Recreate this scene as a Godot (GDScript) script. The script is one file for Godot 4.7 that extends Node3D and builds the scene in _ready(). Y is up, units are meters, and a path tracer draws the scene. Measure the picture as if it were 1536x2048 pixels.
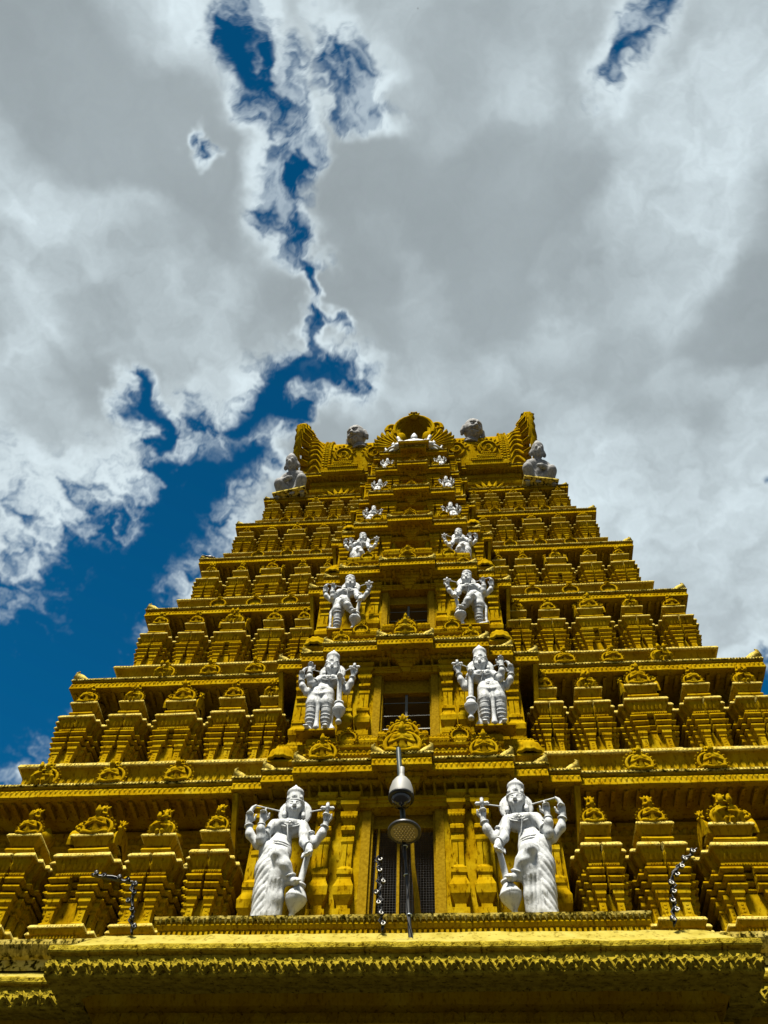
extends Node3D
# A tall painted temple gateway tower seen steeply from below under broken cloud.
# Front of the tower faces +z; the camera stands on the ground at z = 0.

# ---------------------------------------------------------------- mesh builder
class MB:
	var v := PackedVector3Array()
	var n := PackedVector3Array()
	var ix := PackedInt32Array()
	func quad(a: Vector3, b: Vector3, c: Vector3, d: Vector3) -> void:   # counter-clockwise from outside
		var nn := (c - a).cross(d - b)
		if nn.length_squared() < 1e-14:
			return
		nn = nn.normalized()
		var s := v.size()
		v.append(a); v.append(b); v.append(c); v.append(d)
		for i in 4: n.append(nn)
		ix.append_array(PackedInt32Array([s, s + 2, s + 1, s, s + 3, s + 2]))
	func tri(a: Vector3, b: Vector3, c: Vector3) -> void:
		var nn := (b - a).cross(c - a)
		if nn.length_squared() < 1e-14:
			return
		nn = nn.normalized()
		var s := v.size()
		v.append(a); v.append(b); v.append(c)
		for i in 3: n.append(nn)
		ix.append_array(PackedInt32Array([s, s + 2, s + 1]))
	func add(o: MB, t: Transform3D) -> MB:
		var s := v.size()
		v.append_array(t * o.v)
		var nb := t.basis.inverse().transposed()
		for q in o.n: n.append((nb * q).normalized())
		var flip := t.basis.determinant() < 0.0
		for i in range(0, o.ix.size(), 3):
			ix.append(o.ix[i] + s)
			ix.append(o.ix[i + (2 if flip else 1)] + s)
			ix.append(o.ix[i + (1 if flip else 2)] + s)
		return self
	func wobble(amp: float, freq := 1.7) -> MB:   # hand-moulded plaster: nothing is quite straight
		var f := FastNoiseLite.new()
		f.seed = 5
		f.frequency = freq
		f.fractal_octaves = 2
		for i in v.size():
			var p := v[i]
			v[i] = p + Vector3(f.get_noise_3dv(p), f.get_noise_3dv(p + Vector3(31, 7, 3)), f.get_noise_3dv(p + Vector3(3, 57, 19))) * amp
		return self
	func mesh() -> ArrayMesh:
		var a := []
		a.resize(Mesh.ARRAY_MAX)
		a[Mesh.ARRAY_VERTEX] = v
		a[Mesh.ARRAY_NORMAL] = n
		a[Mesh.ARRAY_INDEX] = ix
		var m := ArrayMesh.new()
		m.add_surface_from_arrays(Mesh.PRIMITIVE_TRIANGLES, a)
		return m

func T(p: Vector3, s := Vector3.ONE, yaw := 0.0) -> Transform3D:
	return Transform3D(Basis(Vector3.UP, yaw) * Basis.from_scale(s), p)

func box(mb: MB, c: Vector3, s: Vector3) -> void:
	var h := s * 0.5
	var p := []
	for i in 8:
		p.append(c + Vector3(h.x if i & 1 else -h.x, h.y if i & 2 else -h.y, h.z if i & 4 else -h.z))
	mb.quad(p[4], p[5], p[7], p[6]); mb.quad(p[1], p[0], p[2], p[3])
	mb.quad(p[5], p[1], p[3], p[7]); mb.quad(p[0], p[4], p[6], p[2])
	mb.quad(p[6], p[7], p[3], p[2]); mb.quad(p[0], p[1], p[5], p[4])

func bar(mb: MB, a: Vector3, b: Vector3, w: float, h: float) -> void:   # a box along a line
	var d := b - a
	var z := d.normalized()
	var x := Vector3.UP.cross(z)
	if x.length() < 0.01: x = Vector3.RIGHT
	x = x.normalized()
	var o := MB.new()
	box(o, Vector3(0, 0, 0), Vector3(w, h, d.length()))
	mb.add(o, Transform3D(Basis(x, z.cross(x), z), (a + b) * 0.5))

# walks PATH (x, z; left to right along the front) with PROF (outward offset, y; bottom to top)
func sweep(mb: MB, path: PackedVector2Array, prof: PackedVector2Array, closed := false, fixed := [], step := 0.0) -> void:
	var m := path.size()
	var off := PackedVector2Array()
	for i in m:
		var o := Vector2.ZERO
		var p0 := path[(i + m - 1) % m]
		var p1 := path[i]
		var p2 := path[(i + 1) % m]
		if closed or i > 0:
			var d := (p1 - p0).normalized()
			o += Vector2(-d.y, d.x)
		if closed or i < m - 1:
			var d := (p2 - p1).normalized()
			var e := Vector2(-d.y, d.x)
			if o.dot(e) < 0.5: o += e
		if i in fixed: o.x = 0.0
		off.append(o)
	for i in (m if closed else m - 1):
		var k := (i + 1) % m
		var cuts := 1
		if step > 0.0: cuts = maxi(1, int(path[i].distance_to(path[k]) / step))
		for s in cuts:
			var t0 := float(s) / cuts
			var t1 := float(s + 1) / cuts
			for j in prof.size() - 1:
				var q0 := prof[j]
				var q1 := prof[j + 1]
				var a0 := path[i] + off[i] * q0.x
				var b0 := path[k] + off[k] * q0.x
				var a1 := path[i] + off[i] * q1.x
				var b1 := path[k] + off[k] * q1.x
				var A := a0.lerp(b0, t0)
				var B := a0.lerp(b0, t1)
				var C := a1.lerp(b1, t1)
				var D := a1.lerp(b1, t0)
				mb.quad(Vector3(A.x, q0.y, A.y), Vector3(B.x, q0.y, B.y), Vector3(C.x, q1.y, C.y), Vector3(D.x, q1.y, D.y))
	if closed and m == 4:
		for e in [0, prof.size() - 1]:
			var q := prof[e]
			var c := []
			for i in 4:
				var p := path[i] + off[i] * q.x
				c.append(Vector3(p.x, q.y, p.y))
			if e == 0: mb.quad(c[3], c[2], c[1], c[0])
			else: mb.quad(c[0], c[1], c[2], c[3])

func rect(x0: float, x1: float, z0: float, z1: float) -> PackedVector2Array:   # z1 is the front
	return PackedVector2Array([Vector2(x0, z1), Vector2(x1, z1), Vector2(x1, z0), Vector2(x0, z0)])

func pv(a: Array) -> PackedVector2Array:
	var p := PackedVector2Array()
	for i in range(0, a.size(), 2): p.append(Vector2(a[i], a[i + 1]))
	return p

func lathe(mb: MB, prof: PackedVector2Array, seg: int, t := Transform3D(), ribs := 0, rib := 0.0) -> void:   # prof: radius, y; bottom to top
	var s := mb.v.size()
	var m := prof.size()
	var nb := t.basis.inverse().transposed()
	for j in m:
		var d := (prof[mini(j + 1, m - 1)] - prof[maxi(j - 1, 0)])
		for i in seg + 1:
			var a := TAU * i / seg
			var r := prof[j].x
			if ribs > 0: r *= 1.0 + rib * absf(sin(a * ribs * 0.5))
			mb.v.append(t * Vector3(r * sin(a), prof[j].y, r * cos(a)))
			mb.n.append((nb * Vector3(d.y * sin(a), -d.x, d.y * cos(a))).normalized())
	for j in m - 1:
		for i in seg:
			var a := s + j * (seg + 1) + i
			var b := a + 1
			var c := b + seg + 1
			var e := a + seg + 1
			mb.ix.append_array(PackedInt32Array([a, c, b, a, e, c]))

func tube(mb: MB, pts: Array, rad: Array, seg := 6, flat := 1.0) -> void:
	var s := mb.v.size()
	var m := pts.size()
	var x := Vector3.ZERO
	for j in m:
		var d: Vector3 = (pts[mini(j + 1, m - 1)] - pts[maxi(j - 1, 0)]).normalized()
		if j == 0:
			x = d.cross(Vector3(0.13, 0.2, 0.97))
			if x.length() < 0.05: x = d.cross(Vector3.RIGHT)
		x = (x - d * x.dot(d)).normalized()
		var y := d.cross(x)
		for i in seg + 1:
			var a := TAU * i / seg
			var o := x * cos(a) + y * sin(a) * flat
			mb.v.append(pts[j] + o * float(rad[j]))
			mb.n.append(o.normalized())
	for j in m - 1:
		for i in seg:
			var a := s + j * (seg + 1) + i
			var b := a + 1
			var c := b + seg + 1
			var e := a + seg + 1
			mb.ix.append_array(PackedInt32Array([a, c, b, a, e, c]))
	for e in [0, m - 1]:
		var r0: int = s + e * (seg + 1)
		for i in range(1, seg - 1):
			if e == 0: mb.tri(mb.v[r0], mb.v[r0 + i + 1], mb.v[r0 + i])
			else: mb.tri(mb.v[r0], mb.v[r0 + i], mb.v[r0 + i + 1])

# ---------------------------------------------------------------- blended bodies (surface nets)
# each shape: [a, b, ra, rb, blend, z_flatten, carve]
func cap(a: Vector3, b: Vector3, ra: float, rb: float, k := 0.06, fz := 1.0, carve := false) -> Array:
	return [a, b, ra, rb, k, fz, carve]

func limb(out: Array, pts: Array, rad: Array, k := 0.05) -> void:
	for i in pts.size() - 1: out.append(cap(pts[i], pts[i + 1], rad[i], rad[i + 1], k))

func blend_body(shapes: Array, cell: float, folds := "") -> MB:
	var lo := Vector3(1e9, 1e9, 1e9)
	var hi := -lo
	for p in shapes:
		if p[6]: continue
		var r: float = maxf(p[2], p[3])
		var rv := Vector3(r, r, r * p[5]) + Vector3.ONE * cell * 3.0
		lo = lo.min(p[0] - rv).min(p[1] - rv)
		hi = hi.max(p[0] + rv).max(p[1] + rv)
	var nx := int((hi.x - lo.x) / cell) + 2
	var ny := int((hi.y - lo.y) / cell) + 2
	var nz := int((hi.z - lo.z) / cell) + 2
	var f := PackedFloat32Array()
	f.resize(nx * ny * nz)
	f.fill(1.0)
	for p in shapes:
		var fz: float = p[5]
		var a: Vector3 = (p[0] - lo) / cell
		var b: Vector3 = (p[1] - lo) / cell
		var ra: float = p[2] / cell
		var rb: float = p[3] / cell
		var k: float = maxf(p[4] / cell, 0.01)
		var carve: bool = p[6]
		var m := maxf(ra, rb) + k + 2.5
		var x0 := maxi(0, int(minf(a.x, b.x) - m))
		var x1 := mini(nx - 1, int(maxf(a.x, b.x) + m) + 1)
		var y0 := maxi(0, int(minf(a.y, b.y) - m))
		var y1 := mini(ny - 1, int(maxf(a.y, b.y) + m) + 1)
		var z0 := maxi(0, int(minf(a.z, b.z) - m * fz))
		var z1 := mini(nz - 1, int(maxf(a.z, b.z) + m * fz) + 1)
		var az := a.z / fz
		var dx := b.x - a.x
		var dy := b.y - a.y
		var dz := b.z / fz - az
		var l2 := maxf(dx * dx + dy * dy + dz * dz, 1e-6)
		var dr := rb - ra
		for z in range(z0, z1 + 1):
			var pz := z / fz - az
			for y in range(y0, y1 + 1):
				var py := y - a.y
				var base := (z * ny + y) * nx
				var yz := py * dy + pz * dz
				for x in range(x0, x1 + 1):
					var px := x - a.x
					var t := clampf((px * dx + yz) / l2, 0.0, 1.0)
					var ex := px - t * dx
					var ey := py - t * dy
					var ez := pz - t * dz
					var d := sqrt(ex * ex + ey * ey + ez * ez) - ra - t * dr
					var o := f[base + x] * 16.0
					if carve:
						if -d > o: o = -d
						else:
							var h := k - absf(-d - o)
							if h > 0.0: o += h * h / (4.0 * k)
					else:
						var h := k - absf(d - o)
						o = minf(d, o)
						if h > 0.0: o -= h * h / (4.0 * k)
					f[base + x] = o / 16.0
	var mb := MB.new()
	var id := PackedInt32Array()
	id.resize(f.size())
	id.fill(-1)
	var sy := nx
	var sz := nx * ny
	for z in nz - 1:
		for y in ny - 1:
			var i := z * sz + y * sy
			for x in nx - 1:
				var c := f[i]
				if c < 0.9 or f[i + 1] < 0.9:
					var f1 := f[i + 1]
					var f2 := f[i + sy]
					var f3 := f[i + sy + 1]
					var f4 := f[i + sz]
					var f5 := f[i + sz + 1]
					var f6 := f[i + sz + sy]
					var f7 := f[i + sz + sy + 1]
					var inside := int(c < 0) + int(f1 < 0) + int(f2 < 0) + int(f3 < 0) + int(f4 < 0) + int(f5 < 0) + int(f6 < 0) + int(f7 < 0)
					if inside > 0 and inside < 8:
						var q := Vector3.ZERO
						var cnt := 0
						if (c < 0) != (f1 < 0): q += Vector3(c / (c - f1), 0, 0); cnt += 1
						if (f2 < 0) != (f3 < 0): q += Vector3(f2 / (f2 - f3), 1, 0); cnt += 1
						if (f4 < 0) != (f5 < 0): q += Vector3(f4 / (f4 - f5), 0, 1); cnt += 1
						if (f6 < 0) != (f7 < 0): q += Vector3(f6 / (f6 - f7), 1, 1); cnt += 1
						if (c < 0) != (f2 < 0): q += Vector3(0, c / (c - f2), 0); cnt += 1
						if (f1 < 0) != (f3 < 0): q += Vector3(1, f1 / (f1 - f3), 0); cnt += 1
						if (f4 < 0) != (f6 < 0): q += Vector3(0, f4 / (f4 - f6), 1); cnt += 1
						if (f5 < 0) != (f7 < 0): q += Vector3(1, f5 / (f5 - f7), 1); cnt += 1
						if (c < 0) != (f4 < 0): q += Vector3(0, 0, c / (c - f4)); cnt += 1
						if (f1 < 0) != (f5 < 0): q += Vector3(1, 0, f1 / (f1 - f5)); cnt += 1
						if (f2 < 0) != (f6 < 0): q += Vector3(0, 1, f2 / (f2 - f6)); cnt += 1
						if (f3 < 0) != (f7 < 0): q += Vector3(1, 1, f3 / (f3 - f7)); cnt += 1
						id[i] = mb.v.size()
						mb.v.append(lo + (Vector3(x, y, z) + q / cnt) * cell)
				i += 1
	for z in range(1, nz - 1):
		for y in range(1, ny - 1):
			var i := z * sz + y * sy + 1
			for x in range(1, nx - 1):
				if id[i] >= 0 or id[i - 1] >= 0 or id[i - sy] >= 0 or id[i - sz] >= 0:
					var c := f[i] < 0
					if c != (f[i + 1] < 0): _face(mb, id[i - sy - sz], id[i - sz], id[i], id[i - sy], c)
					if c != (f[i + sy] < 0): _face(mb, id[i - sz - 1], id[i - 1], id[i], id[i - sz], c)
					if c != (f[i + sz] < 0): _face(mb, id[i - 1 - sy], id[i - sy], id[i], id[i - 1], c)
				i += 1
	smooth(mb)
	if folds:
		for i in mb.v.size(): mb.v[i] = mb.v[i] + mb.n[i] * fold_depth(folds, mb.v[i])
		smooth(mb)
	return mb

func fold_depth(kind: String, p: Vector3) -> float:   # carved pleats and curls
	if kind == "curls":
		if p.y < 1.62 - p.z * 0.25 or p.z > 0.6: return 0.0
		return 0.035 * (absf(sin(p.x * 11.0)) * absf(sin(p.y * 12.0 + p.z * 9.0)))
	if p.y > 1.72 or p.y < 0.12 or p.x > 0.32: return 0.0
	var w := smoothstep(1.72, 1.5, p.y) * smoothstep(0.1, 0.25, p.y)
	if p.z > 0.30 and p.y > 0.8: return 0.004 * sin(p.y * 40.0 + p.x * 20.0)
	if p.x < -0.14: return w * 0.022 * (absf(sin((p.y * 1.0 - p.x * 1.1 - p.z * 0.3) * 17.0)) - 0.5)
	return w * 0.024 * (absf(sin((p.x + p.y * 0.05 + 0.1) * 34.0)) - 0.5)

func _face(mb: MB, a: int, b: int, c: int, d: int, out: bool) -> void:
	if a < 0 or b < 0 or c < 0 or d < 0: return
	if out: mb.ix.append_array(PackedInt32Array([a, c, b, a, d, c]))
	else: mb.ix.append_array(PackedInt32Array([a, b, c, a, c, d]))

func smooth(mb: MB) -> void:
	mb.n = PackedVector3Array()
	mb.n.resize(mb.v.size())
	for i in range(0, mb.ix.size(), 3):
		var a := mb.ix[i]
		var b := mb.ix[i + 1]
		var c := mb.ix[i + 2]
		var nn := (mb.v[c] - mb.v[a]).cross(mb.v[b] - mb.v[a])
		mb.n[a] += nn
		mb.n[b] += nn
		mb.n[c] += nn
	for i in mb.n.size(): mb.n[i] = mb.n[i].normalized()

# ---------------------------------------------------------------- nodes
var taken := {}

func thing(called: String, label: String, category: String, at: Vector3, group := "", turn := 0.0) -> Node3D:
	var o := Node3D.new()
	taken[called] = taken.get(called, -1) + 1
	o.name = called if taken[called] == 0 else "%s_%03d" % [called, taken[called]]
	add_child(o)
	o.position = at
	o.rotation.y = turn
	o.set_meta("label", label)
	o.set_meta("category", category)
	if group: o.set_meta("group", group)
	return o

func part(called: String, m: Mesh, mat: Material, parent: Node3D, t := Transform3D(), stuff := false) -> MeshInstance3D:
	var o := MeshInstance3D.new()
	o.name = called
	o.mesh = m
	o.material_override = mat
	parent.add_child(o, true)
	o.transform = t
	if stuff: o.set_meta("kind", "stuff")
	return o

func hub(called: String, parent: Node3D, t: Transform3D) -> Node3D:
	var o := Node3D.new()
	o.name = called
	parent.add_child(o, true)
	o.transform = t
	return o

# ---------------------------------------------------------------- materials
var M := {}

func noise_tex(seed: int, freq: float, oct: int, stops: Array, size := 1024, kind := FastNoiseLite.TYPE_SIMPLEX_SMOOTH, gain := 0.5) -> NoiseTexture2D:
	var f := FastNoiseLite.new()
	f.seed = seed
	f.frequency = freq
	f.noise_type = kind
	f.fractal_octaves = oct
	f.fractal_gain = gain
	var t := NoiseTexture2D.new()
	t.width = size
	t.height = size
	t.seamless = true
	t.noise = f
	if stops.size() > 0:
		var g := Gradient.new()
		var o := PackedFloat32Array()
		var c := PackedColorArray()
		for s in stops:
			o.append(s[0])
			c.append(s[1])
		g.offsets = o
		g.colors = c
		t.color_ramp = g
	return t

func lin(r: float, g: float, b: float) -> Color:
	return Color(r, g, b).linear_to_srgb()

func surface(called: String, albedo: Texture2D, rough: float, meters: float, relief: Texture2D, depth: float, marks: Texture2D = null, marks_m := 3.0, run := 1.0) -> StandardMaterial3D:
	var m := StandardMaterial3D.new()
	m.resource_name = called
	m.albedo_texture = albedo
	m.roughness = rough
	m.metallic_specular = 0.2
	if called.begins_with("yellow") or called.begins_with("eave"): m.specular_mode = BaseMaterial3D.SPECULAR_DISABLED   # chalky limewash
	m.uv1_triplanar = true
	m.uv1_world_triplanar = true
	m.uv1_scale = Vector3.ONE / meters
	if relief:
		m.heightmap_enabled = true
		m.heightmap_texture = relief
		m.heightmap_scale = depth
	if marks:
		m.detail_enabled = true
		m.detail_blend_mode = BaseMaterial3D.BLEND_MODE_MUL
		m.detail_albedo = marks
		m.detail_uv_layer = BaseMaterial3D.DETAIL_UV_2
		m.uv2_triplanar = true
		m.uv2_world_triplanar = true
		m.uv2_scale = Vector3(1.0, 1.0 / run, 1.0) / marks_m
	M[called] = m
	return m

func plain(called: String, c: Color, rough := 0.6, metal := 0.0) -> StandardMaterial3D:
	var m := StandardMaterial3D.new()
	m.resource_name = called
	m.albedo_color = c
	m.roughness = rough
	m.metallic = metal
	M[called] = m
	return m

func make_materials() -> void:
	var bumps := noise_tex(11, 0.018, 5, [], 1024)
	var grit := noise_tex(12, 0.05, 4, [], 512)
	var yellow := noise_tex(1, 0.006, 5, [[0.0, lin(0.1577, 0.08715, 0.001245)], [0.35, lin(0.2241, 0.1369, 0.00166)], [0.6, lin(0.2531, 0.166, 0.00249)], [0.82, lin(0.2739, 0.1909, 0.00498)], [1.0, lin(0.3029, 0.2283, 0.0166)]])
	var W := Color(1, 1, 1)
	var specks := noise_tex(2, 0.016, 5, [[0.0, lin(0.16, 0.13, 0.08)], [0.20, lin(0.42, 0.36, 0.27)], [0.31, lin(0.82, 0.78, 0.7)], [0.43, W], [0.62, W], [0.8, lin(0.86, 0.84, 0.9)], [1.0, lin(0.8, 0.76, 0.8)]], 1024, FastNoiseLite.TYPE_SIMPLEX_SMOOTH, 0.62)
	var mould := noise_tex(3, 0.014, 6, [[0.0, lin(0.02, 0.02, 0.012)], [0.33, lin(0.05, 0.05, 0.025)], [0.41, lin(0.33, 0.33, 0.2)], [0.47, lin(0.8, 0.8, 0.7)], [0.56, W], [1.0, W]], 1024, FastNoiseLite.TYPE_SIMPLEX_SMOOTH, 0.68)
	surface("yellow_paint", yellow, 0.62, 5.3, bumps, 1.0, specks, 2.3, 2.6)
	var bleached_toplit := noise_tex(16, 0.009, 5, [[0.0, lin(0.24, 0.165, 0.012)], [0.4, lin(0.36, 0.285, 0.06)], [1.0, lin(0.43, 0.36, 0.11)]])  # worn pale ledge paint, made paler still: overhead light painted into the colour
	var pocks := noise_tex(17, 0.035, 5, [[0.0, lin(0.04, 0.04, 0.02)], [0.27, lin(0.12, 0.11, 0.06)], [0.34, lin(0.6, 0.57, 0.45)], [0.41, W], [1.0, W]], 1024, FastNoiseLite.TYPE_SIMPLEX_SMOOTH, 0.62)
	surface("yellow_weathered", bleached_toplit, 0.75, 4.1, grit, 1.2, mould, 3.1)
	surface("yellow_bleached_toplit", bleached_toplit, 0.75, 3.3, grit, 1.2, pocks, 2.3)
	var eave := noise_tex(7, 0.008, 5, [[0.0, lin(0.1596, 0.126, 0.0168)], [0.4, lin(0.2184, 0.1848, 0.03696)], [1.0, lin(0.252, 0.2167, 0.05544)]])
	var scratches := noise_tex(8, 0.012, 6, [[0.0, lin(0.06, 0.05, 0.02)], [0.24, lin(0.3, 0.26, 0.12)], [0.30, lin(0.86, 0.82, 0.7)], [0.38, W], [1.0, W]], 1024, FastNoiseLite.TYPE_SIMPLEX_SMOOTH, 0.66)
	surface("eave_paint", eave, 0.7, 4.7, grit, 0.8, scratches, 3.3)
	var olive := noise_tex(9, 0.01, 5, [[0.0, lin(0.085, 0.06375, 0.00595)], [0.5, lin(0.221, 0.17, 0.0136)], [1.0, lin(0.306, 0.2465, 0.0255)]])
	surface("eave_weathered", olive, 0.8, 2.3, grit, 1.4, scratches, 2.1)
	var white := noise_tex(4, 0.008, 5, [[0.0, lin(0.308, 0.3294, 0.3422)], [0.5, lin(0.3765, 0.3979, 0.4107)], [1.0, lin(0.4192, 0.4364, 0.4492)]])
	var streaks := noise_tex(5, 0.012, 6, [[0.0, lin(0.12, 0.12, 0.12)], [0.24, lin(0.42, 0.42, 0.41)], [0.34, lin(0.84, 0.84, 0.83)], [0.46, W], [1.0, W]], 1024, FastNoiseLite.TYPE_SIMPLEX_SMOOTH, 0.66)
	surface("white_paint", white, 0.5, 3.1, grit, 0.5, streaks, 1.5, 2.4)
	var grey := noise_tex(6, 0.012, 6, [[0.0, lin(0.0561, 0.0589, 0.06171)], [0.35, lin(0.1403, 0.1459, 0.1515)], [0.6, lin(0.2356, 0.2412, 0.2468)], [1.0, lin(0.3086, 0.3142, 0.3198)]], 1024, FastNoiseLite.TYPE_SIMPLEX_SMOOTH, 0.65)
	surface("grey_weathered_white", grey, 0.75, 2.2, grit, 0.8)
	var stone := noise_tex(13, 0.01, 6, [[0.0, lin(0.10, 0.095, 0.085)], [0.5, lin(0.17, 0.16, 0.145)], [1.0, lin(0.24, 0.23, 0.21)]])
	surface("gate_granite", stone, 0.85, 3.0, grit, 1.0)
	var paving := noise_tex(14, 0.012, 6, [[0.0, lin(0.016, 0.015, 0.014)], [0.5, lin(0.03, 0.028, 0.026)], [1.0, lin(0.055, 0.052, 0.047)]])
	surface("paving_stone", paving, 0.9, 6.0, grit, 1.0)
	var wood := noise_tex(15, 0.02, 4, [[0.0, lin(0.1275, 0.0765, 0.0034)], [0.5, lin(0.187, 0.119, 0.0051)], [1.0, lin(0.2295, 0.1487, 0.0085)]])
	surface("yellow_timber", wood, 0.6, 2.0, grit, 0.4)
	plain("door_wood", lin(0.09, 0.055, 0.03), 0.6)
	plain("chamber_plaster", lin(0.17, 0.14, 0.10), 0.95)
	plain("wire", lin(0.014, 0.013, 0.011), 0.8)
	plain("iron_grille", lin(0.07, 0.075, 0.07), 0.5, 0.5)
	plain("black_metal", lin(0.012, 0.014, 0.016), 0.45, 0.4)
	plain("pole_paint", lin(0.025, 0.04, 0.04), 0.4, 0.2)
	plain("camera_shell", lin(0.15, 0.155, 0.15), 0.6)
	plain("smoked_dome", lin(0.01, 0.01, 0.011), 0.12)
	plain("lamp_body", lin(0.016, 0.017, 0.02), 0.4, 0.3)
	plain("lamp_bracket", lin(0.35, 0.42, 0.48), 0.35, 0.7)
	plain("led_lens", lin(0.55, 0.47, 0.28), 0.25)
	plain("led_plate", lin(0.16, 0.13, 0.06), 0.35)
	plain("white_plastic", lin(0.34, 0.34, 0.32), 0.4)
	plain("crow_feather", lin(0.012, 0.012, 0.014), 0.5)

# ---------------------------------------------------------------- sky
# broken cloud on a layer overhead: a direction (x, y, z) meets the layer at (x / y, z / y).
# each gap: start x, z, end x, z, half width
const GAPS := [[-0.196, 0.022, -0.186, -0.012, 0.021], [-0.186, -0.012, -0.181, -0.067, 0.023], [-0.154, -0.069, -0.149, -0.141, 0.026], [-0.080, -0.046, -0.078, -0.080, 0.021], [-0.172, -0.139, -0.170, -0.188, 0.030], [-0.154, -0.200, -0.142, -0.247, 0.019], [-0.141, -0.259, -0.136, -0.296, 0.006], [-0.139, -0.321, -0.154, -0.373, 0.008], [-0.140, -0.387, -0.197, -0.425, 0.026], [-0.206, -0.439, -0.273, -0.479, 0.034], [-0.260, -0.526, -0.339, -0.538, 0.037], [-0.401, -0.392, -0.403, -0.472, 0.017], [-0.396, -0.503, -0.350, -0.521, 0.022], [-0.346, -0.537, -0.421, -0.616, 0.069], [-0.405, -0.608, -0.536, -0.654, 0.048], [-0.399, -0.617, -0.499, -0.720, 0.090], [-0.499, -0.720, -0.626, -0.865, 0.134], [-0.626, -0.865, -0.741, -0.960, 0.136], [-0.757, -0.827, -0.833, -1.052, 0.138], [-0.268, -0.101, -0.267, -0.114, 0.008], [0.209, -0.058, 0.228, -0.041, 0.020], [0.243, -0.033, 0.259, -0.019, 0.013], [0.197, -0.071, 0.202, -0.076, 0.007], [0.444, -0.581, 0.455, -0.613, 0.010], [0.469, -0.913, 0.524, -0.967, 0.036], [-0.282, -0.075, -0.279, -0.085, 0.005]]
const GN := 320
const GX0 := -1.3
const GS := 2.6
var gap_grid := PackedFloat32Array()
var cn: Array[FastNoiseLite] = []

func make_noise(seed: int, freq: float, oct: int, gain := 0.5) -> FastNoiseLite:
	var f := FastNoiseLite.new()
	f.seed = seed
	f.frequency = freq
	f.fractal_octaves = oct
	f.fractal_gain = gain
	f.noise_type = FastNoiseLite.TYPE_SIMPLEX_SMOOTH
	return f

func sky_at(x: float, z: float, far: float, far0: float, out: Array) -> void:
	var wx := cn[0].get_noise_2d(x, z)
	var wz := cn[0].get_noise_2d(x + 9.1, z - 4.7)
	var fx := cn[1].get_noise_2d(x, z)
	var fz := cn[1].get_noise_2d(x - 3.3, z + 8.2)
	var qx := x + wx * 0.055 + fx * 0.02
	var qz := z + wz * 0.055 + fz * 0.02
	var gx := (qx - GX0) / GS * GN
	var gz := (qz - GX0 - 0.2 + 0.6) / GS * GN
	var g := 0.0
	if gx >= 0 and gz >= 0 and gx < GN - 1.001 and gz < GN - 1.001:
		var ix := int(gx)
		var iz := int(gz)
		var tx := gx - ix
		var tz := gz - iz
		var i := iz * GN + ix
		g = lerpf(lerpf(gap_grid[i], gap_grid[i + 1], tx), lerpf(gap_grid[i + GN], gap_grid[i + GN + 1], tx), tz)
	else:
		g = smoothstep(0.18, 0.5, cn[4].get_noise_2d(x, z))
	var n1 := cn[2].get_noise_2d(qx, qz)
	var n2 := cn[3].get_noise_2d(x + fx * 0.03, z + fz * 0.03)
	var edge := clampf(4.0 * g * (1.0 - g), 0.0, 1.0)
	var dens := 1.03 + 0.14 * n1 - 1.16 * g + (0.10 + 0.8 * edge) * n2
	var cover := smoothstep(-0.04, 0.8, dens)
	var veil := smoothstep(-0.25, 0.45, n2 + 0.5 * fz) * smoothstep(0.45, 0.2, sqrt(x * x + z * z))
	cover = maxf(cover, 0.62 * veil)
	var soft := cn[4].get_noise_2d(x + wx * 0.1, z + wz * 0.1)
	var thick := smoothstep(0.55, 1.25, 1.0 + 0.75 * n1 + 0.5 * soft - 1.5 * g)
	var lum := lerpf(0.72, 0.385, thick) + (0.025 + 0.17 * (1.0 - thick)) * n2 + 0.05 * wz
	lum = clampf(lum, 0.2, 0.92)
	var c := Color(lum * 0.85, lum * 0.985, lum * 1.045)
	var blue := Color(0.001, 0.066, 0.18).lerp(Color(0.003, 0.13, 0.33), clampf((0.95 - far0) * 1.6, 0.0, 1.0))
	blue = blue.lerp(Color(0.05, 0.18, 0.36), far)
	c = blue.lerp(c, cover)
	c = c.lerp(Color(0.46, 0.50, 0.53), far * far)
	out[0] = c

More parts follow.
